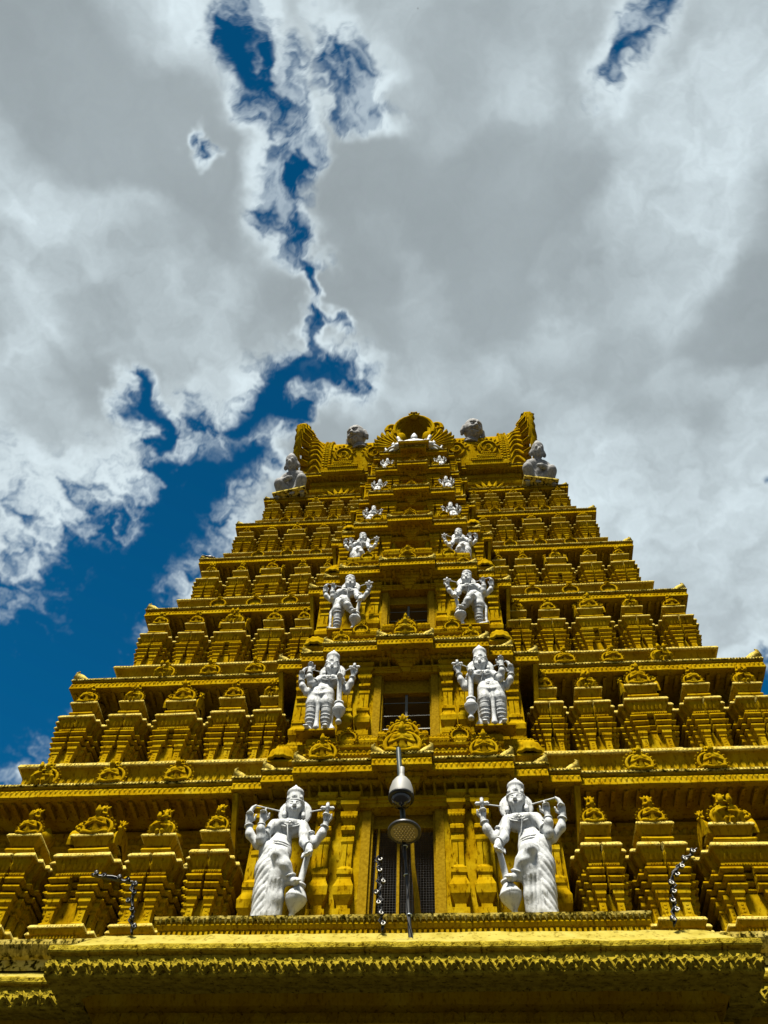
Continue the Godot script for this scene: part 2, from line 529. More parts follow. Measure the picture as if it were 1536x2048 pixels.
func make_sky() -> PanoramaSkyMaterial:
	gap_grid.resize(GN * GN)
	for j in GN:
		for i in GN:
			var x := GX0 + GS * i / GN
			var z := GX0 + 0.2 - 0.6 + GS * j / GN
			var g := 0.0
			for k in GAPS:
				var r: float = k[4]
				var dx: float = k[2] - k[0]
				var dz: float = k[3] - k[1]
				var px: float = x - k[0]
				var pz: float = z - k[1]
				var t := clampf((px * dx + pz * dz) / (dx * dx + dz * dz), 0.0, 1.0)
				px -= t * dx
				pz -= t * dz
				var e := (px * px + pz * pz) / (r * r)
				if e < 9.0: g = maxf(g, exp(-0.46 * e))
			gap_grid[j * GN + i] = g
	cn = [make_noise(21, 3.2, 3), make_noise(22, 14.0, 4, 0.55), make_noise(63, 2.4, 3), make_noise(24, 13.0, 6, 0.64), make_noise(36, 1.3, 2)]
	var w := 4096
	var h := 2048
	var px := PackedByteArray()
	px.resize(w * h * 3)
	var res := [Color()]
	var axis := Vector3(-0.0685, 0.8541, -0.5156)
	for row in h / 2:
		var el := PI * 0.5 - PI * (row + 0.5) / h
		var y := sin(el)
		var far := 1.0 - smoothstep(0.05, 0.42, y)
		var ce := cos(el)
		var col := 0
		while col < w:
			var az := TAU * (col + 0.5) / w
			var d := Vector3(sin(az) * ce, y, -cos(az) * ce)
			var inside := d.dot(axis) > 0.76
			var skip := 1 if inside else 8
			skip = maxi(skip, int(0.8 / maxf(ce, 0.0004)))
			if inside or row % 6 == 0:
				var yy := maxf(y, 0.06)
				sky_at(d.x / yy, d.z / yy, far, y, res)
				var c: Color = res[0].linear_to_srgb()
				var r8 := c.r8
				var g8 := c.g8
				var b8 := c.b8
				for s in mini(skip, w - col):
					var o := (row * w + col + s) * 3
					px[o] = r8
					px[o + 1] = g8
					px[o + 2] = b8
			else:
				for s in mini(skip, w - col):
					var o := (row * w + col + s) * 3
					px[o] = px[o - w * 3]
					px[o + 1] = px[o + 1 - w * 3]
					px[o + 2] = px[o + 2 - w * 3]
			col += skip
	var low := PackedByteArray()
	var hz := Color(0.07, 0.066, 0.06).linear_to_srgb()
	low.resize(w * 3)
	for i in w:
		low[i * 3] = hz.r8
		low[i * 3 + 1] = hz.g8
		low[i * 3 + 2] = hz.b8
	px = px.slice(0, w * h / 2 * 3)
	for row in h / 2: px.append_array(low)
	var sm := PanoramaSkyMaterial.new()
	sm.panorama = ImageTexture.create_from_image(Image.create_from_data(w, h, false, Image.FORMAT_RGB8, px))
	return sm

# ---------------------------------------------------------------- carved ornaments (local: x along, y up, z out)
var orn := {}

func make_ornaments() -> void:
	# hanging half-round scallop, 1 wide, 1 high
	var s := MB.new()
	var c := Vector3(0, -0.35, 0.42)
	var ring := []
	for i in 7:
		var a := PI + PI * i / 6.0
		ring.append(Vector3(cos(a) * 0.48, sin(a) * 0.72 - 0.25, 0.0))
	ring.append(Vector3(0.48, 0.0, 0.05))
	ring.append(Vector3(-0.48, 0.0, 0.05))
	for i in ring.size(): s.tri(ring[i], ring[(i + 1) % ring.size()], c)
	orn.scallop = s
	# faceted bead
	var b := MB.new()
	for i in 4:
		var p: Array = [Vector3(-0.42, -0.5, 0), Vector3(0.42, -0.5, 0), Vector3(0.42, 0.5, 0), Vector3(-0.42, 0.5, 0)]
		b.quad(p[i], p[(i + 1) % 4], Vector3(p[(i + 1) % 4].x * 0.5, p[(i + 1) % 4].y * 0.5, 0.5), Vector3(p[i].x * 0.5, p[i].y * 0.5, 0.5))
	b.quad(Vector3(-0.21, -0.25, 0.5), Vector3(0.21, -0.25, 0.5), Vector3(0.21, 0.25, 0.5), Vector3(-0.21, 0.25, 0.5))
	orn.bead = b
	# upright petal with a ridge
	var q := MB.new()
	var rim := [Vector3(-0.2, 0, 0), Vector3(0.2, 0, 0), Vector3(0.46, 0.45, 0.1), Vector3(0.3, 0.8, 0.2), Vector3(0, 1, 0.3), Vector3(-0.3, 0.8, 0.2), Vector3(-0.46, 0.45, 0.1)]
	for i in rim.size(): q.tri(rim[i], rim[(i + 1) % rim.size()], Vector3(0, 0.5, 0.42))
	orn.petal = q
	# lobed leaf, as on the porch eave
	var l := MB.new()
	var lr := []
	for i in 14:
		var a := TAU * i / 14.0 - PI * 0.5
		var r := 0.5 if i % 2 == 0 else 0.37
		if i == 0: r = 0.62
		lr.append(Vector3(cos(a) * r, sin(a) * r, 0.0))
	for i in 14:
		var m0: Vector3 = lr[i] * 0.55 + Vector3(0, 0, 0.2)
		var m1: Vector3 = lr[(i + 1) % 14] * 0.55 + Vector3(0, 0, 0.2)
		l.quad(lr[i], lr[(i + 1) % 14], m1, m0)
		l.tri(m0, m1, Vector3(0, 0.02, 0.16))
	orn.leaf = l
	# slanting S-shaped leaf bracket under a beam
	var k := MB.new()
	tube(k, [Vector3(0.0, 0.0, 0), Vector3(0.05, 0.35, 0.22), Vector3(0.0, 0.7, 0.45), Vector3(-0.1, 1.0, 0.75)], [0.24, 0.34, 0.3, 0.16], 6, 0.6)
	orn.bracket = k
	# oval boss
	var o := MB.new()
	var orr := []
	for i in 8:
		var a := TAU * i / 8.0
		orr.append(Vector3(cos(a) * 0.42, sin(a) * 0.5, 0))
	for i in 8:
		var m0: Vector3 = orr[i] * 0.6 + Vector3(0, 0, 0.3)
		var m1: Vector3 = orr[(i + 1) % 8] * 0.6 + Vector3(0, 0, 0.3)
		o.quad(orr[i], orr[(i + 1) % 8], m1, m0)
		o.tri(m0, m1, Vector3(0, 0, 0.22))
	orn.oval = o
	# saw tooth
	var t := MB.new()
	t.tri(Vector3(-0.5, 0, 0), Vector3(0.5, 0, 0), Vector3(0, -0.2, 0.7))
	t.tri(Vector3(-0.5, 0, 0), Vector3(0, -0.2, 0.7), Vector3(0, -1, 0))
	t.tri(Vector3(0.5, 0, 0), Vector3(0, -1, 0), Vector3(0, -0.2, 0.7))
	orn.tooth = t
	var d := MB.new()
	box(d, Vector3(0, 0, 0.2), Vector3(0.55, 1, 0.6))
	orn.dentil = d

# sets ornament O along a path, at outward offset and height
func string(mb: MB, o: MB, path: PackedVector2Array, off: float, y: float, pitch: float, size: Vector3, front_only := true, skip_short := 0.0) -> void:
	for i in path.size() - 1:
		var a := path[i]
		var b := path[i + 1]
		var d := (b - a).normalized()
		var nn := Vector2(-d.y, d.x)
		if front_only and nn.y < 0.5: continue
		var len := a.distance_to(b)
		if len < skip_short: continue
		var cnt := maxi(1, int(round(len / pitch)))
		for k in cnt:
			var p := a.lerp(b, (k + 0.5) / cnt) + nn * off
			mb.add(o, Transform3D(Basis(Vector3(d.x, 0, d.y) * size.x, Vector3.UP * size.y, Vector3(nn.x, 0, nn.y) * size.z), Vector3(p.x, y, p.y)))

# ---------------------------------------------------------------- little yellow relief figures
func make_figures() -> void:
	# cross-legged, palms together, 1 high
	var s := []
	s.append(cap(Vector3(0, 0.16, 0), Vector3(0, 0.34, 0), 0.15, 0.12, 0.06, 0.8))
	s.append(cap(Vector3(-0.06, 0.5, 0), Vector3(0.06, 0.5, 0), 0.13, 0.13, 0.08, 0.75))
	s.append(cap(Vector3(0, 0.62, 0), Vector3(0, 0.7, 0), 0.055, 0.055, 0.03))
	s.append(cap(Vector3(0, 0.76, 0.01), Vector3(0, 0.80, 0.01), 0.085, 0.09, 0.03))
	s.append(cap(Vector3(0, 0.86, 0), Vector3(0, 0.97, -0.01), 0.075, 0.04, 0.03))
	for x: float in [-1.0, 1.0]:
		limb(s, [Vector3(0.1 * x, 0.13, 0), Vector3(0.31 * x, 0.1, 0.1), Vector3(0.02 * x, 0.06, 0.18)], [0.1, 0.085, 0.06], 0.04)
		limb(s, [Vector3(0.19 * x, 0.53, 0), Vector3(0.27 * x, 0.33, 0.06), Vector3(0.05 * x, 0.42, 0.2)], [0.065, 0.055, 0.045], 0.03)
	limb(s, [Vector3(0, 0.42, 0.2), Vector3(0, 0.52, 0.2)], [0.05, 0.03])
	orn.seated = blend_body(s, 0.034)
	# a pair leaning together
	var p := []
	for x: float in [-1.0, 1.0]:
		limb(p, [Vector3(0.2 * x, 0.12, 0), Vector3(0.17 * x, 0.34, 0.02), Vector3(0.15 * x, 0.5, 0.02)], [0.13, 0.085, 0.105], 0.05)
		limb(p, [Vector3(0.14 * x, 0.6, 0.03), Vector3(0.13 * x, 0.66, 0.04)], [0.045, 0.045], 0.02)
		limb(p, [Vector3(0.12 * x, 0.74, 0.06), Vector3(0.12 * x, 0.79, 0.05)], [0.085, 0.08], 0.02)
		limb(p, [Vector3(0.12 * x, 0.86, 0.0), Vector3(0.14 * x, 0.93, -0.02)], [0.07, 0.05], 0.02)
		limb(p, [Vector3(0.22 * x, 0.12, 0.04), Vector3(0.34 * x, 0.34, 0.1), Vector3(0.36 * x, 0.02, 0.12)], [0.08, 0.065, 0.05], 0.03)
		limb(p, [Vector3(0.1 * x, 0.1, 0.06), Vector3(0.08 * x, 0.16, 0.2), Vector3(0.1 * x, 0.0, 0.2)], [0.07, 0.06, 0.045], 0.03)
	limb(p, [Vector3(0.25, 0.54, 0.02), Vector3(0.3, 0.36, 0.08), Vector3(0.02, 0.4, 0.16)], [0.05, 0.045, 0.035], 0.02)
	limb(p, [Vector3(-0.25, 0.54, 0.02), Vector3(-0.3, 0.4, 0.1), Vector3(-0.05, 0.5, 0.16)], [0.05, 0.045, 0.035], 0.02)
	orn.couple = blend_body(p, 0.036)
	# grinning lion mask
	var k := []
	k.append(cap(Vector3(0, 0.4, 0), Vector3(0, 0.6, 0), 0.32, 0.27, 0.1, 0.8))
	for x: float in [-1.0, 1.0]:
		k.append(cap(Vector3(0.14 * x, 0.62, 0.2), Vector3(0.14 * x, 0.62, 0.24), 0.1, 0.09, 0.03))
		k.append(cap(Vector3(0.26 * x, 0.8, 0), Vector3(0.36 * x, 0.96, 0), 0.1, 0.04, 0.05))
		k.append(cap(Vector3(0.1 * x, 0.28, 0.22), Vector3(0.28 * x, 0.3, 0.12), 0.08, 0.1, 0.04))
		k.append(cap(Vector3(0.1 * x, 0.86, 0.05), Vector3(0.08 * x, 1.0, 0.02), 0.11, 0.05, 0.04))
	k.append(cap(Vector3(0, 0.5, 0.3), Vector3(0, 0.4, 0.34), 0.07, 0.09, 0.04))
	k.append(cap(Vector3(-0.16, 0.16, 0.22), Vector3(0.16, 0.16, 0.22), 0.06, 0.06, 0.03, 1.0, true))
	orn.lion = blend_body(k, 0.05)
	# horseshoe arch with a fringe of petals, opening 1 wide
	var a := MB.new()
	var pts := []
	var rad := []
	for i in 13:
		var t := lerpf(-0.55, PI + 0.55, i / 12.0)
		pts.append(Vector3(cos(t) * 0.5, sin(t) * 0.5 + 0.42, 0.06))
		rad.append(0.07)
	tube(a, pts, rad, 6)
	for i in 13:
		var t := lerpf(-0.5, PI + 0.5, i / 12.0)
		a.add(orn.petal, Transform3D(Basis(Vector3.BACK, t - PI * 0.5) * Basis.from_scale(Vector3(0.2, 0.15, 0.34)), Vector3(cos(t) * 0.53, sin(t) * 0.53 + 0.42, 0.02)))
	var disc := MB.new()
	for i in 16:
		var t0 := TAU * i / 16.0
		var t1 := TAU * (i + 1) / 16.0
		disc.tri(Vector3(0, 0.42, -0.02), Vector3(cos(t0) * 0.52, sin(t0) * 0.5 + 0.42, -0.02), Vector3(cos(t1) * 0.52, sin(t1) * 0.5 + 0.42, -0.02))
		disc.quad(Vector3(cos(t0) * 0.52, sin(t0) * 0.5 + 0.42, -0.16), Vector3(cos(t1) * 0.52, sin(t1) * 0.5 + 0.42, -0.16), Vector3(cos(t1) * 0.52, sin(t1) * 0.5 + 0.42, -0.02), Vector3(cos(t0) * 0.52, sin(t0) * 0.5 + 0.42, -0.02))
	a.add(disc, Transform3D())
	orn.arch = a
	# ribbed pot
	var pot := MB.new()
	lathe(pot, pv([0.0, 0.0, 0.3, 0.0, 0.34, 0.05, 0.2, 0.12, 0.18, 0.18, 0.36, 0.3, 0.5, 0.5, 0.48, 0.66, 0.3, 0.82, 0.16, 0.88, 0.2, 0.95, 0.1, 1.05, 0.0, 1.15]), 20, Transform3D(), 10, 0.12)
	orn.pot = pot
	for e in ["seated", "couple", "lion", "arch", "pot", "leaf", "petal"]: MS[e] = orn[e].mesh()

var MS := {}

func niche(parent: Node3D, t: Transform3D, figure := "seated", mat := "yellow_paint", called := "niche") -> Node3D:
	var h := hub(called, parent, t)
	part("arch", MS.arch, M[mat], h)
	if figure: part("relief_figure", MS[figure], M[mat], h, Transform3D(Basis(Vector3.RIGHT, 0.42) * Basis.from_scale(Vector3(1.2, 1.12, 1.0)), Vector3(0, 0.0, 0.1)))
	part("lion_mask", MS.lion, M[mat], h, T(Vector3(0, 0.84, 0.04), Vector3(0.46, 0.46, 0.5)))
	return h

# ---------------------------------------------------------------- kiosk towers along each tier
func redent(h0: float, steps: Array, back: float, notch := 0.0, depth := 0.0) -> Array:
	var r := []
	var x := h0
	var z := 0.0
	r.append(Vector2(x, z))
	for s in steps:
		z -= s.y
		r.append(Vector2(x, z))
		x += s.x
		r.append(Vector2(x, z))
	r.append(Vector2(x, -back))
	var p := PackedVector2Array()
	for i in range(r.size() - 1, -1, -1): p.append(Vector2(-r[i].x, r[i].y))
	var fixed := []
	if notch > 0.0:
		fixed = [p.size(), p.size() + 1, p.size() + 2, p.size() + 3]
		p.append_array(PackedVector2Array([Vector2(-notch, 0), Vector2(-notch, -depth), Vector2(notch, -depth), Vector2(notch, 0)]))
	for q in r: p.append(q)
	return [p, fixed]

var kiosk_kit := {}

func make_kiosk_kit(kind: String) -> void:
	var wide := kind == "wide"
	var h0 := 0.44 if wide else 0.32
	var steps := [Vector2(0.15, 0.24), Vector2(0.12, 0.24)] if wide else [Vector2(0.12, 0.22), Vector2(0.10, 0.22)]
	var back := 2.6 if kind == "corner" else 1.95
	var full: Array = redent(h0, steps, back)
	var slit: Array = redent(h0, steps, back, 0.11 if wide else 0.04, 0.2 if wide else 0.45)
	var k := {}
	var m := MB.new()
	sweep(m, full[0], pv([0.10, 0.0, 0.10, 0.06, 0.05, 0.09, 0.05, 0.17, 0.09, 0.19, 0.13, 0.27, 0.13, 0.285]), false, [], 0.22)
	string(m, orn.dentil, full[0], 0.045, 0.13, 0.07, Vector3(0.06, 0.07, 0.045))
	k.pedestal = m.wobble(0.012).mesh()
	m = MB.new()
	sweep(m, full[0], pv([0.12, 0.28, 0.15, 0.285, 0.155, 0.30, 0.13, 0.36, 0.10, 0.385, 0.0, 0.40, -0.4, 0.402]), false, [], 0.22)
	string(m, orn.bead, full[0], 0.143, 0.322, 0.06, Vector3(0.045, 0.04, 0.02))
	k.pedestal_ledge = m.wobble(0.014).mesh()
	m = MB.new()
	sweep(m, full[0], pv([-0.16, 0.39, -0.16, 1.06]))
	k.core = m.mesh()
	# pilaster
	for e in [["pilaster", 0.055], ["pilaster_broad", 0.085]]:
		m = MB.new()
		var w: float = e[1]
		sweep(m, rect(-w, w, -0.2, 0.0), pv([0.04, 0.0, 0.04, 0.07, 0.0, 0.11, 0.0, 0.42, 0.022, 0.43, 0.022, 0.47, 0.0, 0.48, 0.05, 0.56, 0.05, 0.655, 0.0, 0.66]), true)
		for y: float in [0.17, 0.25, 0.33]:
			m.add(orn.oval, T(Vector3(0, y, 0.0), Vector3(w * 1.1, 0.06, 0.025)))
		m.wobble(0.006)
		k[e[0]] = m.mesh()
	var y0 := 1.05
	var offs := [0.015, 0.055, 0.095]
	for i in 3:
		m = MB.new()
		var o: float = offs[i]
		var path: Array = slit
		sweep(m, path[0], pv([o - 0.12, 0.0, o, 0.005, o + 0.045, 0.05, o + 0.06, 0.06, o + 0.06, 0.08, o + 0.03, 0.12, o - 0.03, 0.13, o - 0.03, 0.158, -0.3, 0.16]), false, path[1], 0.3)
		k["course_%d" % i] = m.wobble(0.01).mesh()
	m = MB.new()
	var ap: Array = full if wide else slit
	sweep(m, ap[0], pv([-0.2, 1.53, 0.04, 1.535, 0.07, 1.58, 0.07, 1.63, 0.035, 1.65, 0.06, 1.70, 0.13, 1.82, 0.155, 1.92, 0.20, 1.945]), false, ap[1], 0.2)
	k.architrave = m.wobble(0.014).mesh()
	m = MB.new()
	sweep(m, ap[0], pv([0.19, 1.94, 0.215, 1.95, 0.222, 1.97, 0.19, 2.04, 0.15, 2.08, 0.05, 2.095, -0.5, 2.1]), false, ap[1], 0.16)
	string(m, orn.bead, full[0], 0.20, 1.995, 0.07, Vector3(0.045, 0.05, 0.03))
	k.architrave_ledge = m.wobble(0.018).mesh()
	m = MB.new()
	string(m, orn.petal, full[0], 0.085, 1.69, 0.13 if wide else 0.115, Vector3(0.12, 0.22, 0.13))
	string(m, orn.bead, full[0], 0.068, 1.605, 0.06, Vector3(0.045, 0.045, 0.03))
	k.carving = m.mesh()
	m = MB.new()
	var slim: Array = redent(h0 - 0.03, [Vector2(0.11 if wide else 0.09, 0.26)], 0.95)
	sweep(m, slim[0], pv([-0.04, 2.07, -0.04, 2.14, 0.0, 2.16, 0.05, 2.22, 0.06, 2.24, 0.04, 2.29, -0.02, 2.31, -0.5, 2.32]), false, [], 0.25)
	k.neck = m.wobble(0.012).mesh()
	m = MB.new()
	# block that carries the figure
	var fw := 0.42 if wide else 0.33
	sweep(m, rect(-fw, fw, -0.5, 0.06), pv([-0.12, 2.31, -0.12, 2.35, -0.05, 2.37, 0.0, 2.47, 0.06, 2.54]), true)
	k.figure_block = m.wobble(0.01).mesh()
	m = MB.new()
	sweep(m, rect(-fw, fw, -0.5, 0.06), pv([0.05, 2.535, 0.085, 2.54, 0.09, 2.56, 0.06, 2.62, 0.03, 2.645]), true)
	string(m, orn.bead, PackedVector2Array([Vector2(-fw, 0.06), Vector2(fw, 0.06)]), 0.075, 2.58, 0.06, Vector3(0.045, 0.045, 0.02))
	k.block_ledge = m.wobble(0.012).mesh()
	m = MB.new()
	if wide:
		var r := 0.30
		var pr := PackedVector2Array()
		for i in 13:
			var t := lerpf(-0.35, PI + 0.35, i / 12.0)
			pr.append(Vector2(cos(t) * r, sin(t) * r * 1.05))
		for s in 10:
			var xa := lerpf(-0.56, 0.56, s / 10.0)
			var xb := lerpf(-0.56, 0.56, (s + 1) / 10.0)
			var ra := 1.0 + 0.32 * pow(absf(xa) / 0.56, 5.0) + (0.04 if s % 2 == 0 else 0.0)
			var rb := 1.0 + 0.32 * pow(absf(xb) / 0.56, 5.0) + (0.04 if s % 2 == 0 else 0.0)
			for i in 12:
				m.quad(Vector3(xa, 2.53 + pr[i].y * ra, -0.30 + pr[i].x * ra), Vector3(xb, 2.53 + pr[i].y * rb, -0.30 + pr[i].x * rb), Vector3(xb, 2.53 + pr[i + 1].y * rb, -0.30 + pr[i + 1].x * rb), Vector3(xa, 2.53 + pr[i + 1].y * ra, -0.30 + pr[i + 1].x * ra))
		for sgn: float in [-1.0, 1.0]:
			for i in 12:
				var a := Vector3(0.56 * sgn, 2.53 + pr[i].y * 1.36, -0.30 + pr[i].x * 1.36)
				var b := Vector3(0.56 * sgn, 2.53 + pr[i + 1].y * 1.36, -0.30 + pr[i + 1].x * 1.36)
				var c := Vector3(0.58 * sgn, 2.56, -0.30)
				if sgn > 0: m.tri(a, c, b)
				else: m.tri(a, b, c)
			m.add(orn.lion, T(Vector3(0.52 * sgn, 2.82, -0.14), Vector3(0.26, 0.32, 0.28), 0.5 * sgn))
		m.wobble(0.012)
	else:
		sweep(m, rect(-0.36, 0.36, -0.78, -0.2), pv([-0.04, 2.31, -0.04, 2.42, 0.03, 2.5, 0.05, 2.52, 0.03, 2.58, 0.0, 2.6, -0.06, 2.70, -0.16, 2.74]), true)
		m.wobble(0.012)
	k.roof = m.mesh()
	k.wide = wide
	k.h0 = h0
	k.steps = steps
	kiosk_kit[kind] = k

func kiosk(parent: Node3D, kind: String, t: Transform3D, tier: int, which: int) -> void:
	var k: Dictionary = kiosk_kit[kind]
	var h := hub("kiosk", parent, t)
	var mp: Material = M.yellow_paint
	part("pedestal", k.pedestal, mp, h)
	part("pedestal_ledge", k.pedestal_ledge, M.yellow_bleached_toplit, h)
	part("architrave_ledge", k.architrave_ledge, M.yellow_bleached_toplit, h)
	part("block_ledge", k.block_ledge, M.yellow_bleached_toplit, h)
	part("recessed_wall", k.core, mp, h)
	var x: float = k.h0
	for s: float in [-1.0, 1.0]:
		part("pilaster", k.pilaster_broad, mp, h, T(Vector3(s * (x - 0.1), 0.395, -0.02)))
		part("pilaster", k.pilaster, mp, h, T(Vector3(s * (x + 0.06), 0.395, -0.24)))
		part("pilaster", k.pilaster, mp, h, T(Vector3(s * (x + 0.175), 0.395, -0.46)))
	for i in 3: part("corbel_course", k["course_%d" % i], mp, h, T(Vector3(0, 1.05 + 0.16 * i, 0)))
	part("architrave", k.architrave, mp, h)
	part("leaf_carving", k.carving, mp, h, Transform3D(), true)
	part("neck", k.neck, mp, h)
	part("figure_block", k.figure_block, mp, h)
	part("roof", k.roof, mp, h)
	var fs := 0.74 if k.wide else 0.6
	if tier >= 4: fs *= 0.8
	if tier == 5 and which % 2 == 1:
		part("ribbed_dome", MS.pot, mp, h, T(Vector3(0, 2.62, -0.2), Vector3(0.62, 0.55, 0.62)))
	else:
		part("arch", MS.arch, mp, h, T(Vector3(0, 2.62, -0.02), Vector3(fs * 0.9, fs * 0.74, 0.5)))
		var fig: String = ["seated", "couple", "seated"][which % 3]
		part("relief_figure", MS[fig], mp, h, Transform3D(Basis(Vector3.RIGHT, 0.4) * Basis.from_scale(Vector3(fs * 1.1, fs * 0.95, 0.6)), Vector3(0, 2.63, 0.03)))
		part("lion_mask", MS.lion, mp, h, T(Vector3(0, 2.60 + fs * 0.68, 0.0), Vector3(0.36, 0.38, 0.4)))
	part("finial_pot", MS.pot, mp, h, T(Vector3(0.0, 2.78, -0.78), Vector3(0.46, 0.62, 0.46)))

# ---------------------------------------------------------------- tiers
# cornice top height, half width, front z of the side cornice, then [half width, z] of the stepped middle
const TIERS := [
	[15.58, 11.15, 16.0, [[0.72, 15.16], [2.64, 15.36], [3.45, 15.64], [4.22, 15.88]]],
	[20.22, 10.22, 16.71, [[0.80, 15.40], [2.38, 15.60], [3.06, 15.94], [3.80, 16.20]]],
	[24.45, 9.28, 17.34, [[0.92, 15.64], [2.29, 15.90], [2.86, 16.26], [3.42, 16.66]]],
	[28.60, 8.46, 18.10, [[0.85, 16.50], [2.14, 16.77], [2.65, 17.15], [3.10, 17.50]]],
	[31.93, 7.70, 18.58, [[0.75, 17.05], [1.80, 17.30], [2.25, 17.70], [2.65, 18.05]]],
	[34.84, 7.00, 19.04, [[0.68, 17.45], [1.68, 17.73], [2.08, 18.10], [2.45, 18.50]]],
	[37.40, 5.55, 19.22, [[0.62, 17.95], [1.62, 18.22], [1.95, 18.50], [2.25, 18.85]]],
]
const FLOOR := [11.42, 16.62, 21.12, 25.5, 29.30, 32.45, 35.22]   # where each tier's doorway and statues stand
const BACK := 27.0

func cornice_path(i: int) -> PackedVector2Array:
	var t: Array = TIERS[i]
	var r := []
	var st: Array = t[3]
	r.append(Vector2(st[0][0], -st[0][1]))
	for k in range(1, 4):
		r.append(Vector2(st[k - 1][0], -st[k][1]))
		r.append(Vector2(st[k][0], -st[k][1]))
	r.append(Vector2(st[3][0], -t[2]))
	r.append(Vector2(t[1], -t[2]))
	r.append(Vector2(t[1], -BACK + (t[2] - 16.0)))
	var p := PackedVector2Array()
	for j in range(r.size() - 1, -1, -1): p.append(Vector2(-r[j].x, r[j].y))
	for q in r: p.append(q)
	return p

func tier_scale(i: int) -> float:
	return [1.0, 1.0, 0.93, 0.86, 0.78, 0.7, 0.62][i]

func build_cornice(tower: Node3D, i: int) -> void:
	var k := tier_scale(i)
	var c: float = TIERS[i][0]
	var path := cornice_path(i)
	var m := MB.new()
	sweep(m, path, pv([-1.9 * k, c - 0.34 * k, -0.95 * k, c - 0.34 * k, -0.5 * k, c - 0.30 * k, -0.14 * k, c - 0.40 * k, -0.03, c - 0.41 * k, 0.0, c - 0.385 * k, -0.01, c - 0.28 * k, -0.03, c - 0.17 * k, -0.045, c - 0.135 * k, 0.0, c - 0.12 * k, 0.01, c - 0.06 * k]), false, [], 0.4)
	m.wobble(0.014)
	var o := hub("cornice", tower, Transform3D())
	part("eave", m.mesh(), M.yellow_paint, o)
	m = MB.new()
	sweep(m, path, pv([-0.03, c - 0.08 * k, 0.03, c - 0.078 * k, 0.04, c - 0.06 * k, 0.012, c + 0.01 * k, -0.06 * k, c + 0.05 * k, -0.25, c + 0.06 * k, -2.0, c + 0.08]), false, [], 0.4)
	m.wobble(0.016)
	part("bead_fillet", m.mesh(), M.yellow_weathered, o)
	m = MB.new()
	string(m, orn.scallop, path, -0.025, c - 0.185 * k, 0.125 * k, Vector3(0.112 * k, 0.2 * k, 0.11 * k), true)
	part("scallop_band", m.wobble(0.012).mesh(), M.yellow_paint, o, Transform3D(), true)
	m = MB.new()
	string(m, orn.bead, path, 0.03, c - 0.03 * k, 0.085 * k, Vector3(0.06 * k, 0.055 * k, 0.03))
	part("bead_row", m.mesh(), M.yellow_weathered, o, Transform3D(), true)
	# rafter ends under the eave
	var raf := MB.new()
	sweep(raf, rect(-0.045 * k, 0.045 * k, -0.62 * k, 0.0), pv([0.0, -0.13 * k, 0.0, 0.0]), true)
	var rm := raf.mesh()
	var joined := MB.new()
	for s in path.size() - 1:
		var a := path[s]
		var b := path[s + 1]
		if b.x - a.x < 0.3: continue
		var cnt := int((b.x - a.x) / (0.29 * k))
		for j in cnt:
			var x := lerpf(a.x, b.x, (j + 0.5) / cnt)
			var t := T(Vector3(x, c - 0.315 * k, a.y - 0.2 * k))
			if i < 3 : part("rafter_end", rm, M.yellow_paint, o, t)
			else: joined.add(raf, t)
	if i >= 3: part("rafter_ends", joined.mesh(), M.yellow_paint, o, Transform3D(), true)
	# upturned horns at the corners
	for s in range(1, path.size() - 1):
		var p := path[s]
		var d0 := path[s] - path[s - 1]
		var d1 := path[s + 1] - path[s]
		var convex := d0.x * d1.y - d0.y * d1.x < 0.0
		if not convex: continue
		var big := 1.7 if s == 1 or s == path.size() - 2 else 1.25
		var sx := signf(p.x)
		var hm := MB.new()
		var zz := 0.22 * k * big
		tube(hm, [Vector3(-0.28 * sx * k * big, -0.02, -0.05), Vector3(-0.1 * sx * k * big, 0.06 * k * big, -0.04), Vector3(0.0, 0.13 * k * big, -0.02), Vector3(0.03 * sx * k, zz, 0.0), Vector3(-0.02 * sx * k, zz + 0.06 * k, 0.0)], [0.05 * k, 0.1 * k * big, 0.085 * k * big, 0.045 * k, 0.012], 6, 0.8)
		part("corner_horn", hm.mesh(), M.yellow_bleached_toplit, o, T(Vector3(p.x - 0.04 * sx, c, p.y - 0.06)))

